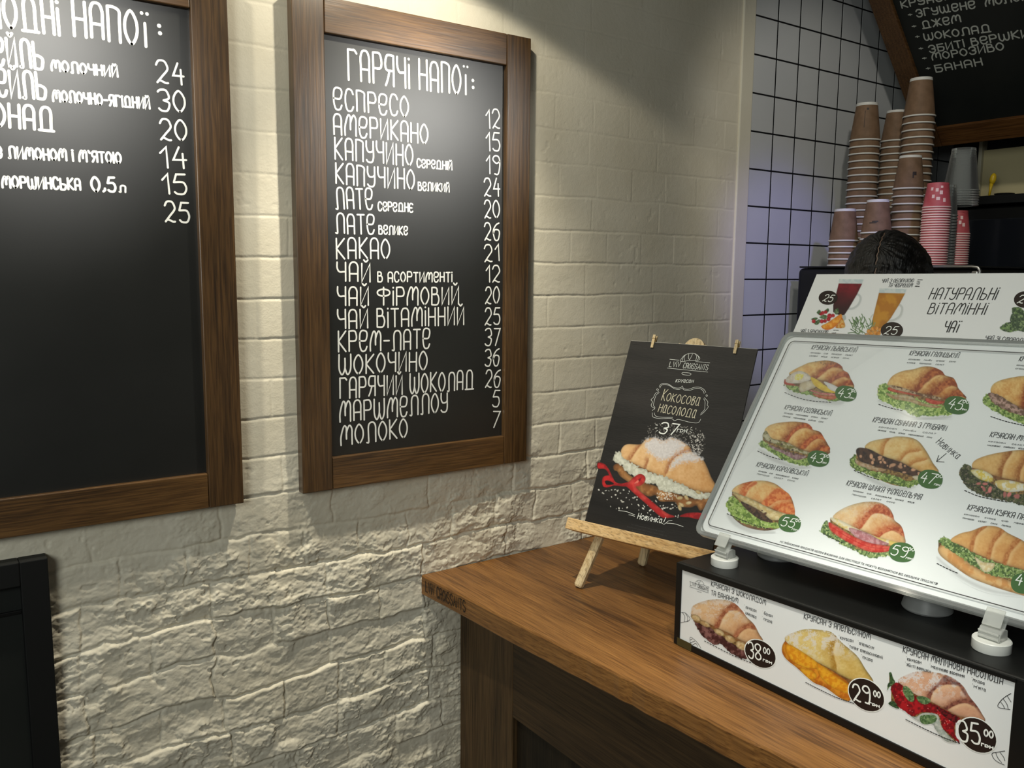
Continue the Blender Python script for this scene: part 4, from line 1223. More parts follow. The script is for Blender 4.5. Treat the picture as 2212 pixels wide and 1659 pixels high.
def strip_print():
    pl, I = PBX, M['ink']
    T1 = 0.0011
    text('dish_name', pl, [('КРУАСАН З ШОКОЛАДОМ', *S1((500, 338), (1110, 553)), 9.5, T1, 0.1), ('ТА БАНАНОМ', *S1((500, 437), (800, 530)), 9.5, T1, 0.1)], M['ink_grey'], strip)
    text('dish_name', pl, [('КРУАСАН З АПЕЛЬСИНОМ', (1737, 1336), (1880, 1381.5), 11, T1, 0.1)], M['ink_grey'], strip)
    text('dish_name', pl, [('КРУАСАН МАЛИНОВА НАСОЛОДА', *S2((738, 432), (1790, 775)), 12.5, T1, 0.1)], M['ink_grey'], strip)
    for s, a, c in (('круасан', (888, 590), (1005, 634)), ('шоколад', (885, 652), (1005, 706)), ('банан', (1092, 658), (1185, 692)), ('пудра', (1088, 722), (1182, 758))):
        text('ingredient', pl, [(s, *S1(a, c), 6.5, 0.0007, 0.1), ('•', *S1((a[0] - 12, a[1] - 30), (a[0] - 8, a[1] - 29)), 3, 0.0007)], I, strip)
    for s, a, c in (('круасан', (75, 292), (212, 328)), ('апельсин', (276, 350), (428, 402)), ('топінг апельсиновий', (172, 384), (522, 505)), ('пудра', (312, 498), (416, 534)),
                    ('круасан', (785, 520), (930, 556)), ('малинове варення', (1036, 596), (1386, 702)), ('пудра', (1478, 738), (1600, 778)), ('збиті вершки', (775, 576), (1030, 652)), ("м'ята", (1486, 806), (1612, 848))):
        text('ingredient', pl, [(s, *S2(a, c), 6.5, 0.0007, 0.1), ('•', *S2((a[0] - 10, a[1] - 30), (a[0] - 6, a[1] - 29)), 3, 0.0007)], I, strip)
    strokes('logo', pl, [S1((260, 290), (322, 310)), S1((418, 333), (480, 354)), S1((258, 348), (472, 418)), S1((322, 314), (335, 288), (368, 275), (402, 292), (416, 326), (322, 314)), S1((350, 283), (362, 314), (380, 284)), S1((345, 400), (392, 412))], 0.0006, M['ink_grey'], strip)
    text('logo_lettering', pl, [('LVIV', *S1((266, 334), (335, 350)), 7, 0.0007, 0.1), ('CROISSANTS', *S1((350, 360), (470, 400)), 7, 0.0007, 0.1)], M['ink_grey'], strip)
    strokes('croissant_doodle', pl, [S1((165, 636), (205, 640), (240, 670), (265, 708), (240, 735), (200, 742), (160, 752)), S1((175, 636), (205, 680), (200, 740)), S1((210, 642), (236, 690), (232, 735))], 0.0008, M['ink'], strip)
    strokes('croissant_doodle', pl, [S1((270, 990), (262, 930), (275, 915), (310, 940), (350, 980), (385, 1035)), S1((266, 945), (290, 935)), S1((268, 975), (318, 958)), S1((290, 1000), (330, 985), (350, 1020))], 0.0008, M['ink'], strip)
    strokes('croissant_doodle', pl, [S2((1880, 870), (1820, 905), (1770, 950), (1740, 1000), (1770, 1025), (1870, 1040)), S2((1800, 930), (1835, 980), (1850, 1030)), S2((1770, 960), (1800, 1000), (1810, 1030)), S2((1840, 895), (1880, 960))], 0.0008, M['ink'], strip)
    strokes('croissant_doodle', pl, [S2((1815, 1478), (1740, 1490), (1680, 1505), (1700, 1560), (1750, 1600), (1810, 1625)), S2((1720, 1498), (1740, 1550), (1780, 1600)), S2((1760, 1488), (1800, 1540), (1815, 1580))], 0.0008, M['ink'], strip)
    dashes('dotted_line', pl, S1((425, 955), (600, 1045), (760, 1125), (960, 1205)), 17, 0.0014, strip, I)
    dashes('dotted_line', pl, S1((1560, 1420), (1700, 1492), (1860, 1570)) + S2((40, 915), (230, 978)), 22, 0.0014, strip, I)
    dashes('dotted_line', pl, S2((770, 1145), (980, 1250), (1180, 1340), (1350, 1400)), 20, 0.0014, strip, I)
    # chocolate and banana
    q = Paint(1488, 1288, 1655, 1430)
    q.blob(S1((285, 690), (330, 740), (470, 800), (600, 880), (720, 970), (870, 1050), (910, 1150), (820, 1148), (700, 1080), (620, 1000), (520, 992), (420, 915), (340, 815)), (70, 34, 34), (140, 96, 92), 7, 4, 0.3, 4, 2.0)
    q.bun(S1((275, 630), (290, 570), (360, 530), (460, 500), (600, 490), (740, 520), (840, 610), (900, 690), (980, 770), (1040, 880), (1078, 955), (960, 960), (880, 970), (780, 920), (700, 870), (600, 825), (480, 765), (360, 705), (280, 660)),
          [S1((800, 580), (700, 615), (630, 690), (580, 800)), S1((1000, 800), (900, 810), (830, 855), (790, 910))], (226, 190, 146), (208, 158, 112), (136, 74, 48), 6, 8, 0.55, -1)
    q.crust([S1((740, 530), (820, 570), (890, 680), (800, 620), (700, 622), (632, 690), (590, 800), (535, 800), (572, 720), (640, 620)), S1((960, 760), (1010, 835), (900, 812), (832, 852), (792, 912), (745, 900), (800, 832), (880, 780))], (146, 82, 56), (186, 124, 88), seed=3)
    for e in (((330, 700), (60, 34)), ((430, 765), (62, 28)), ((590, 860), (64, 30)), ((710, 935), (66, 36)), ((840, 1010), (72, 44))):
        c0 = S1(e[0])[0]
        q.blob(ellipse(c0, e[1][0] / 5.185, e[1][1] / 5.185, 0.5), (224, 198, 150), (196, 160, 108), 5, 3, 0.3, 3)
    q.fill_gaps().mesh('croissant_picture', pl, strip)
    # orange
    q = Paint(1682, 1352, 1895, 1515)
    q.blob(S1((1290, 1050), (1330, 960), (1420, 1010), (1600, 1130), (1700, 1200), (1900, 1320), (2050, 1440), (2060, 1620), (1950, 1600), (1780, 1480), (1650, 1425), (1540, 1330), (1450, 1250), (1330, 1150)), (196, 108, 26), (222, 146, 40), 9, 3, 0.25, 4)
    q.bun(S1((1330, 910), (1400, 870), (1550, 825), (1700, 830), (1850, 860)) + S2((100, 340), (250, 470), (340, 610), (425, 750), (300, 770), (190, 730), (50, 660)) + S1((1880, 1295), (1680, 1190), (1480, 1085), (1345, 970)),
          [S1((1900, 940), (1860, 1060), (1900, 1240))], (228, 204, 132), (206, 170, 88), (168, 122, 44), 8, 9, 0.8, -1)
    for P, g in ((S1((1335, 1000), (1400, 1005), (1540, 1090), (1690, 1200), (1680, 1265), (1560, 1260), (1420, 1190), (1340, 1090)), 5), (S1((1685, 1205), (1780, 1260), (1930, 1370), (2060, 1470), (2060, 1545), (1900, 1500), (1770, 1410), (1700, 1310)), 6), (S1((1500, 1262), (1640, 1290), (1680, 1360), (1620, 1390), (1540, 1330)), 7)):
        q.blob(P, (236, 172, 44), (222, 142, 28), 6, g, 0.22, 2.2)
    q.fill_gaps().mesh('croissant_picture', pl, strip)
    # raspberry
    q = Paint(1912, 1448, 2132, 1612)
    q.leafy(S2((590, 660), (612, 648), (632, 700), (655, 760), (600, 800), (572, 835), (578, 770), (600, 740)), (62, 92, 54), (38, 62, 36), (110, 140, 90), 4, 0.5)
    q.leafy(S2((582, 975), (640, 950), (700, 1030), (640, 1018)), (48, 76, 46), (32, 52, 34), (92, 120, 78), 5, 0.5)
    q.blob(S2((640, 940), (840, 1110), (950, 1075), (1100, 1090), (1150, 1220), (1240, 1330), (1300, 1395), (1180, 1370), (1080, 1250), (1050, 1200), (930, 1180), (820, 1110)), (206, 210, 202), (170, 180, 172), 6, 3, 0.25, 3)
    q.blob(S2((610, 800), (690, 755), (780, 830), (880, 900), (1050, 975), (1200, 1050), (1330, 1130), (1290, 1200), (1290, 1300), (1340, 1395), (1240, 1320), (1150, 1230), (1110, 1100), (950, 1070), (850, 1115), (760, 1060), (680, 1000), (630, 900)), (176, 24, 34), (116, 12, 22), 6, 8, 0.2, 3, 1.5)
    q.specks(S2((640, 820), (860, 900), (1200, 1060), (1250, 1250), (1000, 1080), (740, 1040)), 70, 1.1, (232, 130, 126), 4)
    q.bun(S2((685, 735), (760, 680), (880, 640), (1030, 640), (1180, 670), (1290, 720), (1380, 800), (1440, 900), (1520, 1000), (1570, 1080), (1605, 1155), (1480, 1140), (1330, 1110), (1200, 1045), (1050, 965), (880, 885), (760, 805)),
          [S2((1330, 770), (1170, 775), (1060, 840), (1020, 940)), S2((1545, 1010), (1390, 965), (1270, 1000), (1190, 1050))], (226, 178, 146), (206, 154, 122), (104, 48, 34), 9, 8, 0.85, -1)
    q.crust([S2((1180, 680), (1290, 730), (1375, 805), (1240, 772), (1130, 782), (1045, 860), (1022, 930), (992, 920), (1020, 850), (1100, 770)), S2((1440, 920), (1530, 1005), (1575, 1090), (1480, 1005), (1380, 968), (1260, 1002), (1200, 1045), (1188, 1020), (1280, 960), (1380, 930)), S2((1300, 740), (1390, 820), (1450, 930), (1400, 900), (1340, 810))], (96, 50, 46), (150, 92, 76), seed=4, alpha=0.8)
    q.blob(S2((1060, 985), (1200, 1060), (1340, 1130), (1300, 1180), (1180, 1120)), (58, 10, 16), (120, 20, 28), 5, 3)
    for P in (S2((740, 800), (790, 800), (850, 880), (850, 950), (800, 950), (745, 870)), S2((880, 910), (950, 900), (1030, 940), (990, 985), (920, 970)), S2((920, 1110), (1000, 1095), (1090, 1110), (1080, 1170), (990, 1200), (930, 1180))):
        q.leafy(P, (96, 128, 80), (64, 96, 58), (146, 168, 122), 6, 0.5)
    q.fill_gaps().mesh('croissant_picture', pl, strip)
    for c_, pr, a, c, cap, sm, un, C_ in ((S1((1052, 1100))[0], '38', (925, 1140), (1062, 1172), 32, ((1090, 1090), (1160, 1110), 12), ((1085, 1180), (1180, 1215), 6), S1),
                                         (S2((352, 886))[0], '29', (222, 942), (400, 976), 33, ((432, 898), (500, 918), 12), ((385, 985), (490, 1020), 6.5), S2),
                                         (S2((1525, 1312))[0], '35', (1345, 1365), (1560, 1405), 40, ((1600, 1315), (1690, 1345), 14), ((1570, 1420), (1690, 1460), 7.5), S2)):
        k = 1.0 if pr != '35' else 1.24
        if pr == '29':
            k = 1.16
        badge(pl, ellipse(c_, 36.5 * k, 26 * k, 0.66), pr, *C_(a, c), cap, strip, M['ink_brown'], 0.0026, (*C_(*sm[:2]), sm[2]), True, 0.0006, (*C_(*un[:2]), un[2]))


strip_print()

# ================================================================== ACRYLIC MENU STAND ON THE BOX
K8, N1, V1 = crop(1640, 720, 3.867), crop(1500, 960, 3.107), crop(1660, 580, 4.007)


def box_top(p):
    """photo pixel -> point on the (slightly sloping) top of the display box"""
    a0 = BL + VZ * (ZB - HC)
    e1 = UB + VZ * (KB * (ZB - HC))
    n = np.cross(e1, NB)
    r = ray(p)
    return CAM + r * (((a0 - CAM) @ n) / (r @ n))


def rrect(w, h, r, k=7):
    P = []
    for cx, cy, t0 in ((w - r, h - r, 0), (r, h - r, 90), (r, r, 180), (w - r, r, 270)):
        for t in np.linspace(t0, t0 + 90, k):
            P.append((cx + r * math.cos(math.radians(t)), cy + r * math.sin(math.radians(t))))
    return P


def ring_frame(pl, w, h, r, prof, m, name, parent):
    """closed rim: prof = [(inset, height)] swept round a rounded rectangle"""
    R = []
    for ins, z in prof:
        R.append([pl.at(ins + x * (w - 2 * ins) / w, ins + y * (h - 2 * ins) / h, z) for x, y in rrect(w, h, r)])
    R.append(R[0])
    b = MB().rings(R, 0, False, False)
    o = b.build(name, m, parent)
    o.data.polygons.foreach_set('use_smooth', np.ones(len(o.data.polygons), bool))
    o.data.set_sharp_from_angle(angle=0.6)
    return o


D1, D2 = box_top((1565, 1220)), box_top((2141, 1402))
us, vs = np.array([0.0262, -0.9993, 0.0262]), np.array([0.5877, 0.0366, 0.8083])
r_ = ray((1499, 1152))
SB = CAM + r_ * ((D1[0] - 0.004 - CAM[0]) / r_[0])
SP = Plane(SB, us, vs)
r_ = ray((1697.5, 718)); A_ = np.array([SP.v, -r_]).T
SH = float(np.linalg.lstsq(A_, CAM - SP.o, rcond=None)[0][0])
SW = 0.66
stand = empty('menu_stand', D1, 'clear acrylic menu stand with a sheet of nine croissant sandwiches, on the black box', 'menu stand')
ring_frame(SP, SW, SH, 0.019, [(0, -0.006), (0, 0.0035), (0.0015, 0.0055), (0.008, 0.0055), (0.0095, 0.003), (0.0095, -0.006)], M['acrylic'], 'acrylic_rim', stand)
SPp = Plane(SP.at(0, 0, -0.001), SP.u, SP.v)
P_ = rrect(SW - 0.018, SH - 0.018, 0.006, 4)
sheet = MB().prism([SP.at(x + 0.009, y + 0.009, -0.003) for x, y in P_], SP.n * 0.002).build('menu_sheet', M['paper'], stand)
MB().prism([SP.at(x + 0.009, y + 0.009, -0.0062) for x, y in P_], SP.n * 0.002).build('back_plate', M['acrylic'], stand)
MB().prism([SP.at(x + 0.009, y + 0.009, 0.0012) for x, y in P_], SP.n * 0.0015).build('front_pane', M['acrylic_pane'], stand)
q = rrect(SW - 0.044, SH - 0.044, 0.010, 5)
q = [(x + 0.022, y + 0.022 + 0.0012 * math.sin(x * 17)) for x, y in q]
V_, F_ = [], []
ribbon(V_, F_, np.array(q + [q[0]]), 0.0008, lambda c: SP.at(c[0], c[1], 0.0031))
mesh_np('pane_groove', V_, F_, M['ink_grey'], stand)


def holder_foot(D, parent):
    """white puck with a clear hinged clip reaching up to the rim"""
    t = MB().lathe([(0.001, 0.0003), (0.0246, 0.0003), (0.0250, 0.0012), (0.0250, 0.0143), (0.0240, 0.0155), (0.001, 0.0155)], D, 40)
    o = t.build('foot', M['white_plastic'], parent, smooth=True, angle=0.6)
    ft = (D, UB, VZ, NB)
    MB().box((-0.015, 0.0155, 0.002), (0.015, 0.0180, 0.0085), 0, ft).build('foot_slot', M['white_plastic'], o, bevel=0.0006)
    b = MB()
    b.prism([D + UB * -0.0150 + VZ * z + NB * y for y, z in ((0.010, 0.0157), (0.011, 0.024), (0.006, 0.031), (-0.002, 0.033), (-0.011, 0.030), (-0.013, 0.0157))], UB * 0.030)
    c = b.build('hinge_clip', M['clip_clear'], parent, bevel=0.0012)
    a, bb = (D - SP.o) @ SP.u, 0.0
    MB().box((a - 0.0125, -0.016, -0.009), (a + 0.0125, 0.012, -0.0066), 0, (SP.o, SP.u, SP.v, SP.n)).build('clip_jaw', M['clip_clear'], c, bevel=0.0008)
    MB().box((a - 0.0125, -0.012, 0.006), (a + 0.0125, 0.014, 0.0080), 0, (SP.o, SP.u, SP.v, SP.n)).build('clip_jaw', M['clip_clear'], c, bevel=0.0008)
    for z in (0.020, 0.027):
        MB().tube([D + UB * -0.014 + VZ * z + NB * 0.0115, D + UB * 0.014 + VZ * z + NB * 0.0115], 0.0014, 8).build('hinge_pin', M['clip_clear'], c)


holder_foot(D1, stand)
holder_foot(D2, stand)


def menu_print():
    pl, I, G = SPp, M['ink_grey'], M['ink']
    T1 = 0.0011
    names = [('КРУАСАН ЛЬВІВСЬКИЙ', *K8((434, 133), (806, 159)), 9.2), ('КРУАСАН ГАЛИЦЬКИЙ', *K8((1252, 183), (1660, 206)), 9.6), ('КРУАСАН', *K8((2168, 232), (2330, 243)), 10),
             ('КРУАСАН СЕЛЯНСЬКИЙ', *K8((208, 634), (594, 689)), 9.2), ('КРУАСАН СВИНИНА З ГРИБАМИ', *K8((945, 740), (1556, 815)), 10.2), ('КРУАСАН МИ', *K8((1925, 864), (2212, 900)), 10.4),
             ('КРУАСАН КОРОЛІВСЬКИЙ', *N1((414, 148), (754, 213)), 9.4), ('КРУАСАН ШИНКА ФІЛАДЕЛЬФІЯ', *N1((1018, 274), (1516, 372)), 10.6), ('КРУАСАН КУРКА ПАП', *N1((1830, 438), (2240, 512)), 11)]
    for it in names:
        text('dish_name', pl, [(*it, T1, 0.12)], I, sheet)
    rows = [(K8, (430, 168), (778, 190), 'круасан сир помідор салат'), (K8, (418, 193), (748, 216), 'салямі яйце огірок соус'), (K8, (1248, 223), (1640, 244), 'круасан гриби огірок соус'), (K8, (1235, 251), (1542, 269), 'курка помідор салат'),
            (K8, (2150, 272), (2330, 286), 'круасан сир'), (K8, (2140, 300), (2330, 316), 'огірок соус'), (K8, (208, 671), (568, 720), 'круасан мариновані огірки салат'), (K8, (195, 697), (535, 748), 'свинина маринована цибуля соус'),
            (K8, (1000, 788), (1475, 845), 'круасан гриби салат'), (K8, (990, 814), (1442, 878), 'свинина гриль огірок маринований соус'), (K8, (1915, 908), (2212, 943), 'круасан салат'), (K8, (1905, 940), (2212, 972), 'мисливські ковбаски яйце'),
            (N1, (430, 183), (696, 236), 'круасан сир королівський курка'), (N1, (420, 202), (672, 252), 'помідор салат соус'), (N1, (1065, 315), (1474, 397), 'круасан сир філадельфія шинка яйце'), (N1, (1058, 340), (1344, 397), 'помідор салат соус'),
            (N1, (1810, 473), (2240, 546), 'круасан курка сир перець'), (N1, (1800, 498), (2122, 558), 'помідор салат соус папіка')]
    for C_, a, b, s in rows:
        text('ingredient_list', pl, [(s.replace(' ', '    '), *C_(a, b), 3.3, 0.0005, 0.12)], G, sheet, k=3)
    text('small_print', pl, [('усі зображення продуктів надані виключно для ілюстрації та можуть відрізнятися від реальних продуктів', *N1((572, 657), (1628, 944)), 5.0, 0.0006, 0.12)], I, sheet, k=3)
    text('new_note', pl, [('Новинка', *K8((1476, 915), (1652, 1052)), 13.5, 0.0011, 0.0)], I, sheet)
    strokes('arrow', pl, [K8((1562, 1005), (1520, 1040), (1482, 1072)), K8((1500, 1022), (1482, 1072)), K8((1482, 1072), (1545, 1076))], 0.0012, I, sheet, smooth=False)
    for C_, P, n in ((K8, ((215, 496), (330, 541), (450, 567), (612, 579)), 15), (K8, ((1000, 595), (1080, 621), (1205, 649)), 8), (K8, ((1935, 696), (2060, 737), (2230, 776)), 12), (K8, ((-12, 985), (90, 1030), (212, 1062)), 9), (K8, ((795, 1147), (900, 1192), (1012, 1227)), 8),
                     (N1, ((1815, 310), (1920, 352), (2110, 390)), 12), (N1, ((220, 466), (330, 512), (420, 547), (525, 574)), 15), (N1, ((868, 600), (940, 637), (1003, 667)), 7), (N1, ((1630, 800), (1700, 836), (1775, 868)), 7)):
        dashes('dashed_line', pl, C_(*P), n, 0.0014, sheet, G)
    L = dict(light=(232, 196, 128), mid=(198, 130, 62), dark=(126, 46, 14))
    # 1 egg and ham
    q = Paint(1688, 772, 1856, 880)
    q.shadow(K8((215, 430), (340, 470), (520, 540), (700, 560), (640, 590), (420, 560), (280, 520)), (0, 2), 5, 0.4)
    q.leafy(K8((212, 432), (330, 440), (345, 490), (430, 480), (640, 520), (700, 540), (640, 568), (560, 560), (470, 532), (380, 516), (300, 492), (232, 455)))
    q.blob(K8((450, 500), (560, 520), (660, 520), (620, 555), (540, 548), (470, 528)), (196, 92, 58), (214, 126, 92), 6, 2, 0.3)
    q.blob(K8((430, 470), (520, 495), (640, 505), (640, 520), (540, 515), (440, 488)), (170, 88, 84), (206, 140, 132), 5, 2)
    q.blob(K8((210, 392), (225, 385), (300, 428), (300, 440), (215, 428)), (192, 66, 44), None, edge=0.3)
    q.bun(K8((250, 340), (290, 305), (370, 265), (420, 245), (500, 232), (565, 227), (640, 243), (690, 275), (705, 308), (745, 335), (765, 380), (782, 410), (790, 450), (700, 460), (640, 445), (560, 405), (460, 380), (340, 350)),
          [K8((700, 295), (640, 280), (590, 285), (530, 330), (470, 385)), K8((765, 370), (710, 360), (650, 380), (580, 425)), K8((785, 430), (750, 425), (690, 462))], **L, seed=31, flip=-1)
    C1, C2 = crop(1680, 770, 12.29), crop(1880, 780, 9.617)
    q.crust([C1((1370, 200), (1480, 170), (1600, 180), (1690, 250), (1710, 300), (1560, 290), (1440, 300), (1300, 380), (1180, 480), (1060, 570), (1005, 560), (1100, 450), (1230, 310)), C1((1780, 390), (1850, 410), (1880, 480), (1900, 590), (1760, 540), (1620, 560), (1500, 630), (1430, 710), (1345, 690), (1440, 580), (1580, 470), (1690, 400)), C1((1880, 620), (1960, 640), (2000, 740), (1850, 790), (1760, 790), (1790, 680))], (146, 56, 26), (190, 106, 56), seed=6)
    q.specks(C1((1000, 140), (1280, 95), (1560, 160), (1500, 280), (1200, 220)), 40, 0.8, (112, 92, 70), 8)
    q.blob(K8((222, 385), (262, 345), (330, 315), (390, 330), (430, 365), (420, 395), (345, 420), (240, 415)), (222, 214, 202), (206, 192, 174), 6, 4, 0.18)
    q.blob(K8((345, 420), (440, 395), (480, 440), (440, 465), (345, 492)), (214, 202, 176), (200, 184, 152), 6, 5, 0.2)
    q.blob(K8((430, 368), (480, 385), (560, 440), (650, 480), (640, 502), (560, 492), (490, 460), (450, 420)), (226, 196, 64), (216, 178, 52), 6, 4, 0.12)
    q.blob(K8((540, 405), (590, 418), (660, 455), (650, 490), (590, 470), (560, 435)), (218, 216, 214), None, edge=0.12)
    q.blob(K8((310, 345), (370, 345), (350, 385), (300, 388)), (218, 206, 84), (222, 214, 150), 4, 3)
    q.fill_gaps().mesh('croissant_picture', pl, sheet)
    # 2 chicken and tomato
    q = Paint(1893, 788, 2100, 906)
    q.shadow(K8((1000, 560), (1150, 640), (1300, 700), (1600, 690), (1450, 720), (1250, 690)), (0, 1), 6, 0.45)
    q.leafy(K8((990, 480), (1010, 432), (1080, 430), (1180, 520), (1300, 540), (1550, 600), (1640, 640), (1600, 680), (1450, 692), (1300, 692), (1220, 645), (1100, 602), (1000, 545)), (158, 184, 98), (92, 128, 52), (206, 220, 150))
    q.bun(K8((1070, 425), (1110, 360), (1190, 318), (1290, 300), (1370, 278), (1450, 282), (1525, 315), (1556, 352), (1620, 372), (1650, 420), (1665, 460), (1700, 500), (1730, 545), (1640, 575), (1540, 550), (1440, 520), (1300, 495), (1180, 455), (1090, 437)),
          [K8((1556, 345), (1480, 345), (1400, 390), (1310, 500)), K8((1660, 445), (1570, 430), (1490, 480), (1420, 545)), K8((1725, 535), (1660, 515), (1590, 560))], **L, seed=41, flip=-1, cw=12)
    q.crust([C2((1340, 130), (1430, 160), (1530, 250), (1560, 310), (1460, 280), (1330, 330), (1200, 430), (1100, 520), (1040, 600), (935, 610), (1000, 520), (1080, 370), (1200, 240)), C2((1690, 375), (1760, 390), (1810, 470), (1815, 530), (1700, 510), (1580, 560), (1470, 660), (1410, 720), (1295, 690), (1390, 570), (1530, 440)), C2((1790, 600), (1880, 620), (1930, 720), (1750, 760), (1610, 800), (1700, 720))], (140, 62, 28), (184, 104, 54), seed=7)
    q.blob(K8((1060, 500), (1200, 535), (1290, 550), (1390, 588), (1520, 612), (1480, 625), (1360, 608), (1250, 572), (1120, 548)), (216, 190, 146), (190, 150, 98), 6, 4, 0.3)
    q.blob(K8((1110, 520), (1200, 512), (1280, 530), (1300, 560), (1180, 545)), (214, 196, 156), (196, 160, 112), 5, 8, 0.3)
    q.blob(K8((1085, 450), (1180, 478), (1340, 508), (1330, 526), (1200, 506), (1085, 480)), (196, 66, 42), (214, 104, 72), 6, 2, 0.25)
    q.blob(K8((1395, 540), (1480, 560), (1560, 575), (1480, 598), (1400, 575)), (196, 62, 46), (216, 96, 74), 6, 2, 0.25)
    q.blob(K8((1080, 432), (1180, 448), (1300, 490), (1400, 515), (1520, 540), (1490, 556), (1380, 532), (1250, 498), (1120, 465)), (118, 78, 52), (206, 180, 146), 4, 6, 0.2)
    q.fill_gaps().mesh('croissant_picture', pl, sheet)
    # 3 ham, at the right edge
    q = Paint(2118, 806, 2304, 930)
    q.leafy(K8((1868, 570), (1900, 500), (1960, 580), (2060, 640), (2212, 690), (2400, 720), (2510, 700), (2490, 770), (2300, 782), (2110, 722), (1990, 664), (1890, 606)))
    q.bun(K8((1935, 490), (1950, 432), (2010, 395), (2110, 370), (2212, 358), (2320, 382), (2420, 450), (2490, 560), (2525, 650), (2440, 670), (2330, 660), (2212, 630), (2110, 585), (2000, 530)), [K8((2360, 395), (2260, 440), (2220, 630)), K8((2470, 520), (2390, 560), (2350, 660))], **L, seed=51, flip=-1)
    q.blob(K8((1915, 505), (2000, 515), (2110, 585), (2230, 650), (2330, 665), (2500, 680), (2400, 712), (2200, 690), (2060, 640), (1960, 585)), (196, 160, 148), (120, 92, 76), 5, 6, 0.25, wob=2)
    q.fill_gaps().mesh('croissant_picture', pl, sheet)
    # 4 pickles
    q = Paint(1632, 902, 1800, 1012)
    q.shadow(K8((0, 960), (170, 1050), (300, 1100), (430, 1110), (300, 1120), (100, 1050)), (0, 2), 5, 0.4)
    q.leafy(K8((0, 935), (30, 890), (80, 930), (200, 1000), (310, 1050), (450, 1040), (450, 1092), (380, 1106), (270, 1086), (170, 1042), (60, 972)))
    q.blob(K8((75, 925), (150, 955), (230, 985), (330, 1010), (400, 1030), (310, 1058), (200, 1005), (105, 962)), (198, 168, 172), (150, 112, 116), 5, 3, 0.25)
    q.bun(K8((45, 810), (90, 767), (180, 745), (300, 738), (400, 752), (440, 785), (450, 805), (510, 825), (545, 880), (575, 930), (590, 975), (500, 1000), (420, 990), (330, 960), (230, 912), (110, 882), (60, 862)),
          [K8((448, 800), (390, 785), (330, 800), (270, 850), (230, 915)), K8((565, 905), (510, 870), (440, 900), (370, 965)), K8((588, 970), (540, 955), (490, 995))], **L, seed=61, flip=-1, cw=10)
    q.crust([K8((350, 765), (400, 755), (445, 785), (447, 808), (385, 787), (330, 802), (275, 850), (237, 915), (215, 905), (250, 850), (290, 800)), K8((540, 850), (562, 900), (500, 882), (440, 902), (388, 962), (345, 955), (390, 895), (460, 850)), K8((585, 950), (589, 977), (540, 987), (498, 990), (530, 950))], (168, 68, 32), (206, 116, 60), seed=8)
    q.blob(K8((28, 850), (60, 815), (110, 880), (230, 912), (330, 965), (430, 1000), (410, 1018), (300, 990), (240, 975), (130, 925), (45, 888)), (202, 194, 160), (128, 122, 66), 6, 6, 0.25)
    q.specks(K8((60, 870), (250, 930), (400, 1010), (300, 1020), (150, 960)), 26, 2.2, (86, 70, 50), 6)
    q.fill_gaps().mesh('croissant_picture', pl, sheet)
    # 5 mushrooms
    q = Paint(1832, 936, 2040, 1060)
    q.shadow(K8((780, 1110), (950, 1210), (1150, 1280), (1300, 1280), (1150, 1310), (950, 1240)), (0, 1), 6, 0.45)
    q.blob(K8((960, 1190), (1100, 1230), (1240, 1260), (1150, 1275), (1030, 1235)), (190, 140, 86), None, edge=0.3)
    q.leafy(K8((755, 1075), (800, 1010), (830, 1070), (930, 1140), (1100, 1180), (1250, 1230), (1380, 1200), (1420, 1240), (1330, 1262), (1240, 1288), (1130, 1265), (1000, 1222), (880, 1172), (788, 1132)), (134, 160, 78), (74, 100, 42))
    q.blob(K8((812, 970), (850, 955), (940, 975), (1050, 1030), (1180, 1075), (1300, 1135), (1420, 1170), (1400, 1230), (1230, 1180), (1110, 1148), (960, 1112), (850, 1075), (815, 1015)), (40, 26, 24), (74, 48, 38), 6, 4, 0)
    q.specks(K8((830, 970), (1000, 1020), (1200, 1090), (1340, 1170), (1250, 1180), (1000, 1110), (850, 1050)), 48, 3.0, (196, 148, 116), 12)
    q.blob(K8((800, 1055), (850, 1075), (960, 1110), (940, 1130), (830, 1105)), (214, 186, 156), (190, 150, 110), 5, 4, 0.25)
    q.blob(K8((905, 1125), (1000, 1122), (1060, 1140), (1020, 1155), (920, 1140)), (212, 184, 150), (190, 148, 108), 5, 4, 0.25)
    q.blob(K8((1280, 1195), (1400, 1188), (1400, 1220), (1320, 1228)), (216, 204, 176), None, edge=0.2)
    q.bun(K8((882, 950), (930, 905), (1040, 880), (1100, 872), (1150, 862), (1260, 870), (1335, 905), (1400, 990), (1450, 1080), (1500, 1160), (1400, 1170), (1300, 1135), (1180, 1072), (1050, 1032), (930, 972)),
          [K8((1100, 872), (1050, 930), (1035, 1010)), K8((1330, 985), (1240, 1000), (1180, 1065)), K8((1380, 1060), (1300, 1080), (1260, 1110))], (228, 200, 140), (212, 160, 88), (186, 120, 56), 71, 6, 0, -1)
    q.fill_gaps().mesh('croissant_picture', pl, sheet)
    # 6 hunter sausage and egg
    q = Paint(2066, 968, 2312, 1110)
    q.leafy(N1((1780, 185), (1830, 130), (1880, 180), (1990, 260), (2110, 320), (2300, 330), (2500, 325), (2480, 400), (2300, 430), (2120, 388), (2000, 362), (1900, 332), (1815, 272)), (78, 86, 52), (44, 50, 34), (134, 120, 104))
    q.specks(N1((1860, 240), (1960, 260), (2080, 320), (2212, 340), (2110, 350), (1920, 310)), 26, 3.4, (198, 118, 112), 3)
    q.bun(N1((1865, 155), (1880, 110), (1960, 75), (2080, 50), (2212, 38), (2320, 68), (2420, 150), (2480, 240), (2505, 315), (2400, 312), (2300, 285), (2212, 255), (2100, 232), (2000, 205), (1930, 172)), [N1((2130, 55), (2080, 130), (2060, 220)), N1((2240, 90), (2190, 170), (2180, 245))], (222, 182, 118), (204, 146, 78), (150, 88, 40), 81, 9, 0, -1)
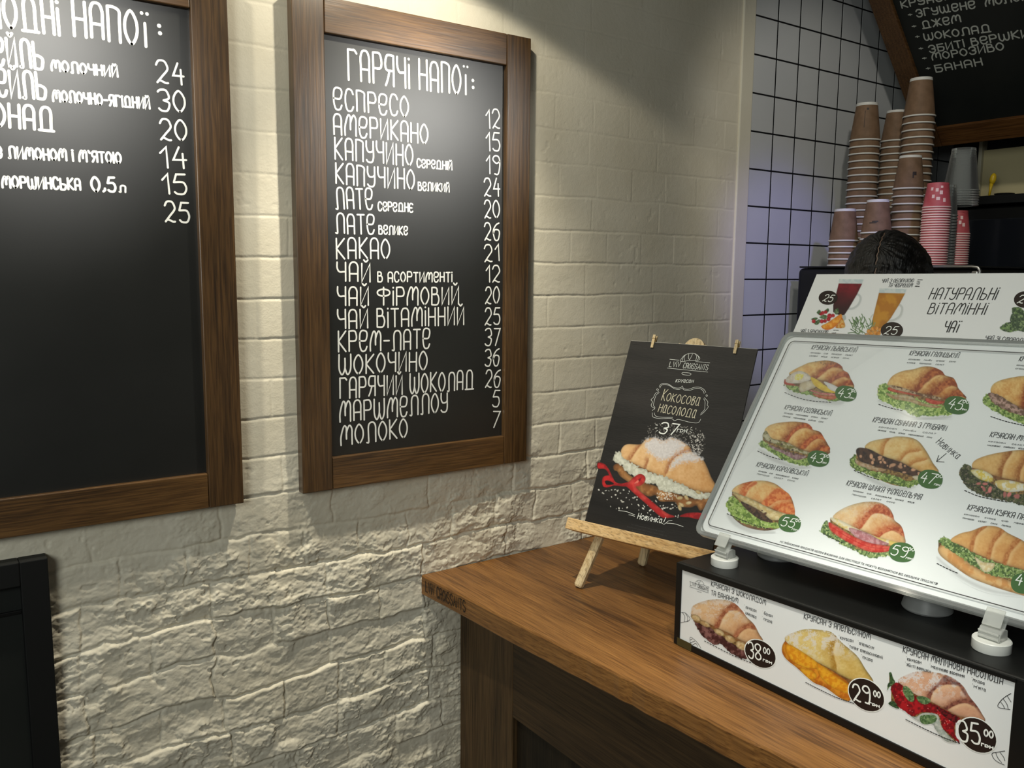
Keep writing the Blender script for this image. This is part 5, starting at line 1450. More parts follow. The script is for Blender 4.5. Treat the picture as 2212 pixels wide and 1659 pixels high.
    q.blob(N1((1858, 172), (1930, 172), (2000, 212), (1995, 252), (1930, 240), (1875, 205)), (226, 200, 92), (234, 226, 186), 5, 4, 0.2)
    q.blob(N1((2020, 245), (2100, 240), (2212, 265), (2260, 300), (2110, 322), (2030, 285)), (234, 230, 214), (222, 196, 120), 8, 4, 0.2)
    q.fill_gaps().mesh('croissant_picture', pl, sheet)
    # 7 cheese
    q = Paint(1562, 1030, 1724, 1152)
    q.shadow(N1((225, 470), (380, 560), (540, 590), (440, 610), (280, 550)), (0, 0), 5, 0.45)
    q.blob(N1((245, 470), (330, 500), (450, 550), (570, 560), (470, 580), (330, 547)), (112, 82, 58), (150, 110, 76), 6, 3, 0.3)
    q.leafy(N1((218, 395), (255, 345), (310, 385), (400, 440), (470, 510), (600, 535), (570, 562), (460, 562), (370, 542), (280, 502), (225, 442)), (150, 176, 88), (92, 120, 46))
    q.blob(N1((310, 380), (390, 415), (480, 470), (530, 525), (440, 505), (345, 432)), (52, 36, 30), (92, 66, 48), 5, 4)
    q.bun(N1((252, 312), (290, 275), (370, 250), (460, 243), (540, 263), (605, 310), (640, 340), (665, 395), (672, 470), (600, 465), (540, 442), (440, 392), (350, 357), (280, 327)),
          [N1((390, 250), (345, 290), (335, 350)), N1((650, 365), (560, 370), (500, 410), (470, 420)), N1((665, 410), (600, 415), (550, 445))], (236, 208, 146), (222, 150, 84), (196, 84, 34), 91, 9, 0, -1)
    q.crust([N1((400, 250), (350, 290), (328, 345), (342, 350), (370, 302), (424, 260)), N1((560, 290), (620, 320), (648, 366), (560, 377), (500, 415), (452, 400), (500, 340)), N1((660, 400), (672, 467), (600, 462), (566, 440), (610, 412))], (198, 92, 44), (224, 140, 78), seed=9)
    q.blob(N1((258, 322), (330, 345), (420, 385), (530, 440), (620, 470), (590, 502), (520, 508), (450, 452), (380, 412), (300, 372)), (228, 210, 162), (206, 180, 122), 7, 5, 0.3, 3)
    q.specks(N1((330, 370), (480, 440), (560, 500), (480, 480)), 8, 2.2, (78, 50, 34), 5)
    q.fill_gaps().mesh('croissant_picture', pl, sheet)
    # 8 ham and tomato
    q = Paint(1766, 1078, 1972, 1210)
    q.leafy(N1((843, 575), (890, 515), (910, 580), (1000, 640), (1100, 700), (1200, 725), (1300, 720), (1300, 750), (1180, 762), (1080, 714), (980, 664), (878, 612)), (128, 150, 92), (72, 98, 52))
    q.bun(N1((930, 485), (980, 440), (1060, 405), (1150, 386), (1240, 390), (1305, 425), (1335, 475), (1345, 510), (1390, 550), (1412, 620), (1412, 665), (1330, 660), (1240, 630), (1130, 580), (1030, 540), (955, 515)),
          [N1((1338, 490), (1260, 460), (1190, 470), (1120, 560)), N1((1410, 600), (1350, 570), (1280, 590), (1230, 630))], (232, 202, 156), (216, 164, 108), (178, 76, 36), 101, 12, 0.25, -1)
    q.crust([N1((1230, 400), (1290, 420), (1330, 480), (1342, 505), (1260, 467), (1190, 472), (1140, 535), (1112, 530), (1140, 480), (1190, 430)), N1((1390, 560), (1412, 625), (1340, 582), (1280, 592), (1240, 622), (1248, 592), (1310, 560))], (160, 66, 36), (200, 116, 76), seed=10)
    q.blob(N1((910, 495), (960, 500), (1040, 540), (1150, 592), (1260, 632), (1370, 660), (1330, 684), (1200, 642), (1080, 602), (960, 542)), (232, 202, 110), (236, 224, 196), 9, 4, 0.2)
    q.blob(N1((1040, 560), (1150, 592), (1250, 642), (1310, 672), (1200, 675), (1080, 622)), (206, 156, 160), (178, 112, 118), 6, 4, 0.25)
    q.blob(N1((903, 522), (960, 550), (1060, 612), (1180, 662), (1330, 688), (1290, 722), (1180, 722), (1080, 682), (970, 622), (910, 572)), (206, 48, 36), (224, 96, 78), 8, 4, 0.25)
    q.line(N1((930, 560), (1060, 640), (1180, 690), (1300, 700)), 1.6, (160, 26, 22), alpha=0.7)
    q.fill_gaps().mesh('croissant_picture', pl, sheet)
    # 9 chicken salad
    q = Paint(2022, 1132, 2292, 1310)
    q.shadow(N1((1630, 760), (1800, 890), (2000, 980), (2190, 1010), (1960, 980), (1760, 880)), (0, 0), 6, 0.45)
    q.blob(N1((1638, 690), (1690, 668), (1760, 720), (1850, 800), (1960, 860), (2080, 900), (2230, 960), (2390, 1010), (2280, 1030), (2100, 985), (1980, 945), (1850, 892), (1720, 802), (1648, 742)), (214, 152, 86), (230, 184, 124), 12, 4, 0.35, 5)
    q.leafy(N1((1638, 655), (1680, 618), (1760, 660), (1900, 740), (2060, 800), (2260, 860), (2420, 950), (2380, 1000), (2140, 905), (2040, 892), (1930, 852), (1820, 782), (1720, 712)), (126, 152, 82), (66, 92, 44), (190, 206, 146))
    q.bun(N1((1720, 645), (1780, 600), (1860, 580), (1950, 548), (2040, 555), (2110, 598), (2212, 650), (2320, 730), (2400, 850), (2440, 940), (2330, 895), (2212, 845), (2100, 812), (1990, 772), (1890, 732), (1800, 682)),
          [N1((1960, 552), (1890, 610), (1865, 715)), N1((2080, 580), (2010, 660), (1980, 765)), N1((2190, 640), (2120, 720), (2090, 805))], (226, 176, 110), (208, 146, 80), (168, 98, 44), 111, 6, 0, -1)
    q.crust([N1((1930, 556), (1960, 552), (1895, 615), (1868, 712), (1848, 700), (1868, 630)), N1((2050, 575), (2082, 582), (2015, 665), (1984, 765), (1960, 750), (1990, 660)), N1((2150, 640), (2192, 645), (2124, 725), (2094, 805), (2070, 795), (2095, 715))], (176, 104, 50), (204, 140, 80), seed=11, alpha=0.75)
    q.blob(N1((1880, 755), (1940, 790), (2015, 800), (1995, 845), (1940, 852)), (234, 222, 186), (220, 196, 146), 6, 4, 0.2)
    q.fill_gaps().mesh('croissant_picture', pl, sheet)
    for C_, c, rx, ry, pr, a, b, cap, sm, un in (
            (K8, (725, 505), 90, 66, '43', (650, 530), (752, 540), 18, ((770, 492), (808, 497), 6), ((752, 545), (790, 552), 4)), (K8, (1650, 602), 104, 76, '45', (1568, 622), (1680, 645), 21, ((1700, 585), (1748, 590), 7), ((1682, 642), (1728, 648), 4.5)),
            (K8, (495, 1048), 92, 68, '43', (420, 1068), (520, 1085), 18, ((540, 1038), (580, 1042), 6), ((520, 1085), (558, 1092), 4)), (K8, (1430, 1220), 104, 79, '47', (1340, 1242), (1455, 1262), 21, ((1478, 1208), (1530, 1212), 7), ((1462, 1270), (1508, 1278), 4.5)),
            (N1, (640, 530), 76, 60, '55', (580, 545), (665, 560), 18, ((680, 520), (712, 524), 6), ((655, 575), (692, 582), 4)), (N1, (1393, 725), 88, 66, '59', (1318, 738), (1418, 760), 20, ((1436, 715), (1476, 719), 6.5), ((1420, 768), (1460, 776), 4.5)),
            (N1, (2205, 935), 80, 68, '4', (2150, 940), (2190, 948), 22, None, None)):
        k = 3.867 if C_ is K8 else 3.107
        c0 = C_(c)[0]
        P = ellipse(c0, rx / k, ry / k, 0.12, 30, 2.25)
        badge(pl, P, pr, *C_(a, b), cap, sheet, M['ink_green'], 0.0016, (*C_(*sm[:2]), sm[2]) if sm else None, False, 0.0006, (*C_(*un[:2]), un[2]) if un else None)


menu_print()

# ================================================================== TEA SIGN BEHIND
uv_, vv_ = np.array([0.0, -1.0, 0.012]), np.array([0.5139, 0, 0.8579])
TP = Plane((1.335, -0.5, 1.12), uv_, vv_)
a0, b1 = TP.uv((1764.2, 592.5))
TP = Plane(TP.at(a0, 0), uv_, vv_)
TH = b1
tea = empty('tea_sign', TP.o, 'white printed tea sign with two glasses of tea, leaning behind the acrylic menu stand', 'sign')
TW = 0.62
tsheet = MB().box((0, 0.0, -0.002), (TW, TH, 0), 0, (TP.o, TP.u, TP.v, TP.n)).build('sign_sheet', M['paper'], tea)
for px_ in ((1672, 1204), (1995, 1318)):
    D = box_top(px_) + NB * -0.010
    a_ = (D - TP.o) @ TP.u
    MB().lathe([(0.001, 0.0004), (0.036, 0.0004), (0.0375, 0.003), (0.031, 0.026), (0.029, 0.030), (0.001, 0.030)], D, 36).build('suction_foot', M['frosted'], tea, smooth=True, angle=0.7)
    q_ = TP.at(a_, 0.0, -0.004)
    MB().tube([D + VZ * 0.029, D * 0.5 + q_ * 0.5 + VZ * 0.020, TP.at(a_, 0.02, -0.005), TP.at(a_, 0.05, -0.005)], 0.004, 10).build('clip', M['frosted'], tea, smooth=True)


def tea_print():
    pl, I, G = TP, M['ink'], M['ink_grey']
    text('heading', pl, [('НАТУРАЛЬНІ', *V1((1385, 265), (1960, 270)), 23.5, 0.0019, 0.08), ('ВІТАМІННІ', *V1((1375, 392), (1868, 398)), 22.5, 0.0019, 0.08), ('ЧАЇ', *V1((1508, 550), (1636, 552)), 23, 0.0022, 0.08)], I, tsheet)
    text('tea_name', pl, [('ЧАЙ З ОБЛІПИХОЮ', *V1((978, 122), (1252, 120)), 7.5, 0.0010, 0.08), ('ТА ЧЕБРЕЦЕМ', *V1((1036, 161), (1240, 162)), 7.5, 0.0010, 0.08)], G, tsheet)
    text('tea_name', pl, [('ЧАЙ З БРУСНИЦЕЮ', *V1((272, 558), (508, 566)), 7.5, 0.0010, 0.08)], G, tsheet)
    text('tea_name', pl, [('ЧАЙ ЗІ СМОРОДИНОЮ', *V1((1872, 617), (2320, 650)), 8.5, 0.0011, 0.08)], G, tsheet)
    for y, s, x0, x1 in ((102, 'лимон', 1290, 1332), (120, 'мед', 1284, 1312), (137, 'чай', 1280, 1308), (158, 'обліпиха', 1268, 1306), (538, 'лимон', 562, 606), (562, 'чай', 548, 582)):
        text('ingredient', pl, [(s, *V1((x0, y), (x1, y + 1)), 2.3, 0.0006)], I, tsheet, k=3)
    q = Paint(1748, 598, 1866, 716, 0.8)
    q.line(V1((735, 230), (775, 225), (798, 255), (780, 310), (735, 345), (690, 350)), 4.6, (196, 202, 202))
    q.blob(V1((612, 92), (826, 95), (810, 132), (608, 132)), (190, 204, 208), (206, 216, 216), 6, 2, smooth=False)
    q.blob(V1((608, 130), (812, 132), (770, 220), (700, 340), (655, 408), (600, 400), (560, 378), (560, 320), (580, 240)), (134, 18, 36), (108, 12, 28), 16, 3, 0.1, smooth=False, grad=(0.0, 0.028, (44, 12, 18)))
    q.blob(V1((640, 410), (665, 405), (670, 440), (640, 455)), (176, 186, 184), None)
    for P in (((418, 385), (440, 358), (455, 375), (450, 405)), ((440, 425), (480, 400), (510, 415), (495, 440)), ((370, 440), (400, 425), (430, 430), (400, 455)), ((395, 470), (440, 440), (445, 470), (415, 490)), ((485, 370), (515, 345), (525, 365), (500, 390)), ((570, 370), (600, 345), (610, 375), (585, 400))):
        q.leafy(V1(*P), (82, 112, 72), (54, 82, 52), (130, 154, 116), 5, 0.3)
    for x, y, r in ((470, 385, 17), (495, 378, 16), (455, 395, 13), (530, 412, 22), (560, 408, 16), (392, 458, 17), (462, 458, 18), (490, 455, 16), (520, 440, 18)):
        q.blob(ellipse(V1((x, y))[0], r / 4.0, r / 4.0), (178, 22, 38), (210, 62, 72), 3, 4, 0.3, 1.5)
    q.blob(V1((458, 500), (510, 470), (570, 430), (625, 395), (638, 420), (610, 470), (560, 515), (500, 530)), (226, 136, 34), (238, 170, 66), 5, 4, 0.2, 1.5)
    q.blob(V1((638, 425), (665, 490), (650, 515), (580, 512), (615, 465)), (222, 138, 44), (238, 190, 110), 4, 4, 0.2)
    q.line(V1((458, 500), (480, 525), (530, 528), (580, 500), (620, 455), (638, 415)), 1.2, (214, 104, 16))
    q.mesh('tea_picture', pl, tsheet)
    q = Paint(1828, 618, 1966, 740, 0.8)
    q.line(V1((1110, 320), (1140, 318), (1158, 350), (1140, 410), (1090, 445), (1040, 455)), 4.8, (200, 204, 202))
    q.line(V1((905, 400), (885, 430), (890, 470), (905, 490)), 3, (202, 208, 204))
    q.blob(V1((962, 172), (1198, 178), (1182, 218), (956, 214)), (192, 206, 208), (208, 216, 216), 6, 2, smooth=False)
    q.blob(V1((956, 212), (1184, 216), (1140, 300), (1060, 430), (985, 520), (900, 505), (893, 470), (915, 380)), (196, 138, 42), (178, 116, 32), 18, 3, 0.12, smooth=False)
    rnd = random.Random(4)
    for i in range(34):
        x, y = rnd.uniform(730, 880), rnd.uniform(460, 570)
        a = rnd.uniform(-2.6, -0.5)
        l = rnd.uniform(40, 85)
        q.line(V1((x, y), (x + l * math.cos(a) * 0.6 + 8, y + l * math.sin(a) * 0.5), (x + l * math.cos(a), y + l * math.sin(a))), 1.9, rnd.choice([(88, 120, 74), (62, 96, 54), (124, 152, 106)]))
    q.line(V1((800, 460), (815, 420), (808, 395)), 1.8, (88, 120, 74))
    q.line(V1((690, 560), (740, 555), (800, 575)), 2.0, (88, 120, 74))
    for x, y, r in ((870, 545, 20), (905, 525, 22), (938, 520, 20), (965, 530, 18), (890, 565, 22), (925, 555, 22), (955, 560, 20), (850, 580, 20), (895, 590, 20), (935, 590, 20)):
        q.blob(ellipse(V1((x, y))[0], r / 4.0, r / 4.0), (216, 138, 48), (234, 170, 88), 3, 4, 0.3, 1.5)
    q.mesh('tea_picture', pl, tsheet)
    q = Paint(2156, 660, 2240, 722, 0.9)
    for P, k in ((((2110, 345), (2180, 340), (2230, 400), (2200, 440), (2130, 430)), 1), (((2090, 440), (2120, 390), (2212, 430), (2300, 440), (2230, 480), (2120, 480)), 2), (((2005, 510), (2060, 470), (2140, 465), (2200, 520), (2100, 552), (2030, 540)), 3), (((2110, 500), (2180, 440), (2300, 450), (2300, 540), (2180, 545)), 4)):
        q.leafy(V1(*P), ((76, 96, 70), (110, 140, 84))[k % 2], (52, 72, 52), (150, 172, 120), 5 + k, 1.0)
    q.mesh('tea_picture', pl, tsheet)
    for c, pr, a, b in (((517, 254), '25', (470, 283), (548, 290)), ((1069, 536), '25', (1000, 570), (1105, 572)), ((2222, 270), '25', (2155, 300), (2270, 304))):
        k = 1 if pr == '25' and c[0] < 600 else 1.18
        badge(pl, ellipse(V1(c)[0], 20.5 * k, 15.2 * k, -0.05), pr, *V1(a, b), 14 * k, tsheet, M['ink_brown'], 0.0018, None, False, 0.0006)


tea_print()

# ================================================================== BACK BAR
ZM = 1.6462                                                 # top of the coffee machine
backbar = empty('back_counter', (2.55, -1.0, 0), 'dark back counter under the coffee machine against the tiled wall', 'counter')
MB().box((2.19, -2.2, 0.86), (3.19, -0.004, 0.90)).build('worktop', M['black_matt'], backbar, bevel=0.004)
MB().box((2.22, -2.2, 0.0), (3.19, -0.004, 0.86)).build('carcass', M['counter_panel'], backbar)

mach = empty('coffee_machine', (2.45, -0.33, 0.90), 'black coffee machine with a steel cup rail, stacked with upside-down cups, behind the tea sign', 'coffee machine')
MB().box((2.2, -0.575, 1.30), (2.66, -0.052, ZM - 0.006)).build('body', M['black_plastic'], mach, bevel=0.016, seg=4)
MB().box((2.36, -0.56, 0.93), (2.66, -0.07, 1.302)).build('lower_body', M['black_plastic'], mach, bevel=0.008)
MB().box((2.18, -0.57, 0.90), (2.62, -0.06, 0.96)).build('drip_tray', M['steel'], mach, bevel=0.006)
for y in (-0.20, -0.42):
    g = MB().lathe([(0.001, 1.30), (0.034, 1.30), (0.034, 1.262), (0.03, 1.255), (0.001, 1.255)], (2.29, y, 0), 28).build('group_head', M['steel'], mach, smooth=True, angle=0.6)
    MB().tube([(2.26, y, 1.272), (2.20, y, 1.270), (2.12, y, 1.262)], [0.010, 0.011, 0.013], 12).build('portafilter_handle', M['black_plastic'], g, smooth=True)
MB().box((2.203, -0.57, ZM - 0.0055), (2.655, -0.057, ZM - 0.0005)).build('cup_tray', M['black_plastic'], mach, bevel=0.002)
b = MB()
yr = -0.592
R_ = [(2.197, -0.40, ZM - 0.002), (2.197, yr + 0.02, ZM - 0.002), (2.197, yr + 0.006, ZM - 0.004), (2.197, yr, ZM - 0.012), (2.197, yr, ZM - 0.14), (2.197, yr + 0.012, ZM - 0.15)]
b.tube(R_, 0.0042, 12)
b.build('cup_rail', M['steel'], mach, smooth=True)
MB().box((2.193, yr + 0.004, ZM - 0.135), (2.215, yr + 0.02, ZM - 0.013)).build('side_bracket', M['steel'], mach, bevel=0.003)

ORD = ['topmost', 'second', 'third', 'fourth', 'fifth', 'sixth', 'seventh', 'eighth', 'ninth', 'tenth', 'eleventh', 'twelfth', 'thirteenth', 'fourteenth', 'fifteenth', 'sixteenth', 'seventeenth', 'eighteenth',
       'nineteenth', 'twentieth', 'twenty-first', 'twenty-second', 'twenty-third', 'twenty-fourth', 'twenty-fifth', 'twenty-sixth', 'twenty-seventh', 'twenty-eighth', 'twenty-ninth', 'thirtieth', 'thirty-first', 'thirty-second', 'thirty-third']


def cup_mesh(name, rb, rt, h, mats, lip=0.0022, seg=36, base=None, inner=True):
    """upside-down paper cup: rim at z=0, narrow base at z=h; body, white rolled rim, white recessed base"""
    b = MB()
    b.lathe([(rt, 0.003), (rb + (rt - rb) * 0.075, h * 0.925)], seg=seg, m=0, cap0=False, cap1=False)
    b.lathe([(rb + (rt - rb) * 0.075 + 0.0004, h * 0.925), (rb + 0.0004, h), (rb - 0.003, h), (rb - 0.004, h - 0.006), (0.001, h - 0.006)], seg=seg, m=1 if base is None else base, cap0=False, cap1=False)
    lr = [(rt + 0.0012 + lip * 0.5 * math.cos(t), 0.0022 + lip * math.sin(t)) for t in np.linspace(-math.pi, math.pi, 9)]
    b.lathe(lr, seg=seg, m=1, cap0=False, cap1=False)
    if inner:
        b.lathe([(rt - 0.0012, 0.003), (rb - 0.001, h * 0.92)], seg=seg, m=1, cap0=False, cap1=False)
    me = b.build(name, mats, None, (0, 0, 0), smooth=True, angle=0.7)
    d = me.data
    bpy.data.objects.remove(me)
    return d


def stack(mesh, name, x, y, z0, n, pitch, where, group, cat='paper cup', kind='kraft cup', lean=(0, 0), mark=False):
    """a stack of nested upside-down cups, every cup a thing of its own, counted from the top"""
    out = []
    for i in range(n):                                      # i = 0 at the bottom
        z = z0 + i * pitch
        k = n - 1 - i
        o = bpy.data.objects.new(name, mesh)
        COL.objects.link(o)
        t = i / max(n - 1, 1)
        o.location = (x + lean[0] * t * t, y + lean[1] * t * t, z)
        o.rotation_euler = (-lean[1] * 0 + random.uniform(-0.006, 0.006), random.uniform(-0.006, 0.006), random.uniform(0, 6.28) if k else 0.0)
        lab = ('topmost %s, %s' % (kind, where)) if k == 0 else ('%s %s from top, %s' % (ORD[k], kind, where))
        tag(o, lab, cat, group)
        out.append(o)
    return out


def cup_print(parent, r0, r1, h, items, m):
    """small printed marks on the wall of a top cup: (angle deg, height fraction, width m, height m)"""
    for a0, hf, w, hh in items:
        V = []
        for dz in (-hh / 2, hh / 2):
            f = hf + dz / h
            r = r1 + (r0 - r1) * f + 0.0007
            for k in range(5):
                a = math.radians(a0) + (k / 4 - 0.5) * w / r
                V.append(np.array(parent.location) + np.array([r * math.cos(a), r * math.sin(a), f * h]))
        F = [[i, i + 1, i + 6, i + 5] for i in range(4)]
        mesh_np('print_mark', V, F, m, parent)


big = cup_mesh('paper_cup', 0.0300, 0.0438, 0.112, [M['kraft'], M['cup_white']])
mid_ = cup_mesh('paper_cup', 0.0285, 0.0405, 0.094, [M['kraft'], M['cup_white']])
pk = cup_mesh('ice_cream_cup', 0.0262, 0.0345, 0.066, [M['cup_pink'], M['cup_pink_pale']], 0.0017, base=0)
clt = cup_mesh('plastic_cup', 0.0200, 0.0290, 0.085, [M['cup_clear'], M['cup_clear']], 0.0014, 24, inner=False)
cl = cup_mesh('plastic_cup', 0.0300, 0.0455, 0.118, [M['cup_clear'], M['cup_clear']], 0.0016, inner=False)


def at_px(px_, py_, x):
    """back-bar survey: the photo point on the upright plane at depth x"""
    return onp((px_, py_), 0, x)


GK, GP, GC = 'kraft paper cups stacked on the coffee machine', 'pink ice cream cups stacked on the coffee machine', 'clear plastic cups stacked on the coffee machine'
random.seed(11)


def put_stack(mesh, name, px_, top, x, pitch, h, where, group, n=None, **kw):
    p = at_px(px_, top, x)
    z0 = kw.pop('z0', None)
    base = ZM if z0 is None else z0
    if n is None:
        n = int(round((p[2] - h - base) / pitch)) + 1
    pit = (p[2] - h - base) / max(n - 1, 1)
    return stack(mesh, name, p[0], p[1], base, n, pit, where, group, **kw)


sA = put_stack(big, 'paper_cup', 1873, 224, 2.42, 0.0206, 0.112, 'tall stack at the tiles', GK, n=19)
sC = put_stack(big, 'paper_cup', 1991, 170, 2.49, 0.0206, 0.112, 'tallest stack under the slanted board', GK, n=22)
sB = put_stack(mid_, 'paper_cup', 1937.5, 240, 2.53, 0.0206, 0.094, 'thin stack between the two tallest', GK, n=20)
sD = put_stack(mid_, 'paper_cup', 1967, 337, 2.345, 0.0206, 0.094, 'middle stack in front of the tallest', GK, n=11)
sE = put_stack(mid_, 'paper_cup', 1826, 452, 2.27, 0.0206, 0.094, 'short stack at far left', GK, n=5)
sF = put_stack(mid_, 'paper_cup', 1897, 432, 2.26, 0.0206, 0.094, 'short stack left of the middle one', GK, n=6)
sG = put_stack(pk, 'ice_cream_cup', 2027, 396, 2.28, 0.0074, 0.066, 'front pink stack', GP, n=24, cat='ice cream cup', kind='pink cup')
sI = put_stack(pk, 'ice_cream_cup', 2069, 456, 2.44, 0.0074, 0.066, 'rear pink stack under clear cups', GP, n=15, cat='ice cream cup', kind='pink cup')
zt_ = sI[-1].location.z
cl_p = at_px(2074, 322, 2.44)
stack(cl, 'plastic_cup', 2.44, sI[-1].location.y - 0.004, cl_p[2] - 0.118 - 0.0066 * 6, 7, 0.0066, 'clear stack over the rear pink cups', GC, cat='plastic cup', kind='clear plastic cup')
put_stack(clt, 'plastic_cup', 2048, 400, 2.375, 0.0082, 0.085, 'thin clear stack between the pink stacks', GC, n=18, cat='plastic cup', kind='clear plastic cup')
cup_print(sA[-1], 0.0300, 0.0438, 0.112, [(218, 0.82, 0.006, 0.006), (206, 0.55, 0.0015, 0.05)], M['cup_dark'])
cup_print(sD[-1], 0.0285, 0.0405, 0.094, [(232, 0.45, 0.010, 0.010), (226, 0.40, 0.004, 0.016)], M['cup_dark'])
cup_print(sF[-1], 0.0285, 0.0405, 0.094, [(205, 0.35, 0.016, 0.004), (196, 0.31, 0.02, 0.003)], M['cup_dark'])
cup_print(sG[-1], 0.0262, 0.0345, 0.066, [(205, 0.7, 0.007, 0.009), (225, 0.6, 0.008, 0.010), (212, 0.36, 0.009, 0.008), (240, 0.3, 0.007, 0.010), (190, 0.45, 0.007, 0.009), (228, 0.82, 0.006, 0.006), (180, 0.75, 0.006, 0.008)], M['cup_pink_pale'])
cup_print(sI[-1], 0.0262, 0.0345, 0.066, [(230, 0.7, 0.007, 0.009), (240, 0.4, 0.008, 0.010), (222, 0.5, 0.007, 0.01)], M['cup_pink_pale'])

# ---- slanted menu board hanging over the back bar
bu, bv = np.array([0.0, -1.0, 0.0]), np.array([-0.665, 0.0, 0.747])
bo = onp((1993, 321.5), 0, 2.78)
BP = Plane(bo, bu, bv)
slb = empty('slanted_menu_board', bo, 'wood framed black menu board of toppings tilted forward under the ceiling at the right', 'menu board')
BW, BH = 1.6, 1.05
fb = (BP.o, BP.u, BP.v, BP.n)
fwid = BP.uv((1985, 163))[0] - BP.uv((1946, 196))[0]
frail = abs(BP.uv((2120, 266))[1] - BP.uv((2120, 308))[1])
M['far_frame'] = wood('far_oak_frame', srgb(58, 36, 16), srgb(98, 64, 32), srgb(126, 88, 48), 'Y', 1, 0.45, 0.4)
M['far_frame_v'] = wood('far_oak_upright', srgb(50, 34, 18), srgb(84, 58, 32), srgb(108, 78, 46), 'X', 1, 0.45, 0.4)
MB().box((0, 0, -0.03), (0.064, BH, 0.0), 0, fb).build('frame_stile', M['far_frame_v'], slb, bevel=0.002)
MB().box((BW - 0.064, 0, -0.03), (BW, BH, 0.0), 0, fb).build('frame_stile', M['far_frame_v'], slb, bevel=0.002)
MB().box((0.0645, 0, -0.03), (BW - 0.0645, frail, -0.001), 0, fb).build('frame_rail', M['far_frame'], slb, bevel=0.002)
MB().box((0.0645, BH - frail, -0.03), (BW - 0.0645, BH, -0.001), 0, fb).build('frame_rail', M['far_frame'], slb, bevel=0.002)
bpan = MB().box((0.04, frail - 0.006, -0.022), (BW - 0.04, BH - frail + 0.006, -0.011), 0, fb).build('panel', M['slate_dim'], slb)
BP2 = Plane(BP.at(0, 0, -0.011), bu, bv)
for it in (('КРУАСАН', (1949, 17), (2075, -7), 14), ('ЗГУЩЕНЕ', (1981.5, 36.2), (2107, 16.6), 14), ('МОЛОКО', (2130, 13), (2240, -5), 14), ('ДЖЕМ', (1994, 61.8), (2076, 46.7), 14), ('ШОКОЛАД', (1998.6, 87.4), (2140.3, 67.8), 14),
           ('ЗБИТІ ВЕРШКИ', (2009.2, 113), (2223, 78.4), 14), ('МОРОЗИВО', (2015.2, 129.6), (2169, 107), 14), ('БАНАН', (2022.8, 155.3), (2122.3, 140.2), 14)):
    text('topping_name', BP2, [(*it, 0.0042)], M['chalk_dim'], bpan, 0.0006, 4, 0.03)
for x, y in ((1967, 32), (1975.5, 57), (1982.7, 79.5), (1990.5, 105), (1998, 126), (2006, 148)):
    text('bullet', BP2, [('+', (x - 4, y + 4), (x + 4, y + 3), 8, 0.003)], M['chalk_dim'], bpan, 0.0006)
for a in (0.10, BW - 0.10):
    tp = BP.at(a, BH - 0.02, -0.03)
    MB().tube([tp, (tp[0] + 0.004, tp[1], 2.905)], 0.004, 8).build('hanger', M['black_matt'], slb)
    tq = BP.at(a, 0.03, -0.03)
    MB().tube([tq, (tq[0] + 0.25, tq[1], tq[2] + 0.0)], 0.004, 8).build('hanger', M['black_matt'], slb)

# ---- dark wall unit and oven on the back bar at the right
shelf = empty('wall_unit', (2.95, -0.9, 1.30), 'dark wall unit with a beige back panel behind the stacked cups', 'cabinet')
MB().box((2.80, -1.9, 1.845), (3.19, -0.10, 1.872)).build('shelf_board', M['black_matt'], shelf, bevel=0.002)
MB().box((3.15, -1.9, 1.30), (3.19, -0.10, 2.30)).build('back_panel', M['wall_dark'], shelf)
MB().box((3.00, -1.5, 1.8725), (3.02, -0.184, 2.04)).build('beige_panel', M['beige'], shelf)
MB().box((2.985, -0.184, 1.8725), (3.02, -0.172, 2.10)).build('panel_edge', M['cream_edge'], shelf, bevel=0.002)
MB().box((2.80, -0.12, 1.30), (3.19, -0.10, 1.8445)).build('side_panel', M['black_matt'], shelf)
oven = empty('oven', (2.95, -0.80, 0.9), 'dark glass fronted oven on the back counter right of the cups', 'oven')
MB().box((2.82, -1.25, 0.90), (3.13, -0.18, 1.838)).build('body', M['black_plastic'], oven, bevel=0.006)
MB().box((2.812, -1.22, 1.42), (2.8195, -0.21, 1.80)).build('glass_door', M['dark_glass'], oven, bevel=0.002)
MB().tube([(2.811, -1.18, 1.39), (2.79, -1.18, 1.39), (2.79, -0.26, 1.39), (2.811, -0.26, 1.39)], 0.006, 10).build('handle', M['steel'], oven, smooth=True)
MB().box((2.8150, -1.15, 0.99), (2.8195, -0.42, 1.28)).build('lower_panel', M['black_matt'], oven)
sp = onp((2137, 416), 0, 2.86)
sy = float(sp[1])
dish = tag(MB().lathe([(0.001, 0), (0.022, 0), (0.030, 0.008), (0.028, 0.009), (0.020, 0.003), (0.001, 0.003)], (2.87, sy - 0.042, 1.8725), 28).build('small_dish', M['steel'], None, (2.87, sy - 0.042, 1.8725), smooth=True, angle=0.6), 'small steel dish on the dark shelf beside the yellow scoop', 'dish')
scoop = empty('scoop', (2.86, sy, 1.8725), 'yellow plastic scoop standing up on the dark shelf', 'scoop')
MB().tube([(2.86, sy, 1.8727), (2.861, sy - 0.002, 1.895), (2.862, sy - 0.004, 1.915)], [0.003, 0.004, 0.006], 10).build('handle', M['yellow'], scoop, smooth=True)
MB().lathe([(0.001, 0.0), (0.007, 0.004), (0.010, 0.014), (0.009, 0.026), (0.005, 0.034), (0.001, 0.036)], (2.862, sy - 0.0045, 1.911), 18, ax=(0.05, -0.12, 1)).build('bowl', M['yellow'], scoop, smooth=True)


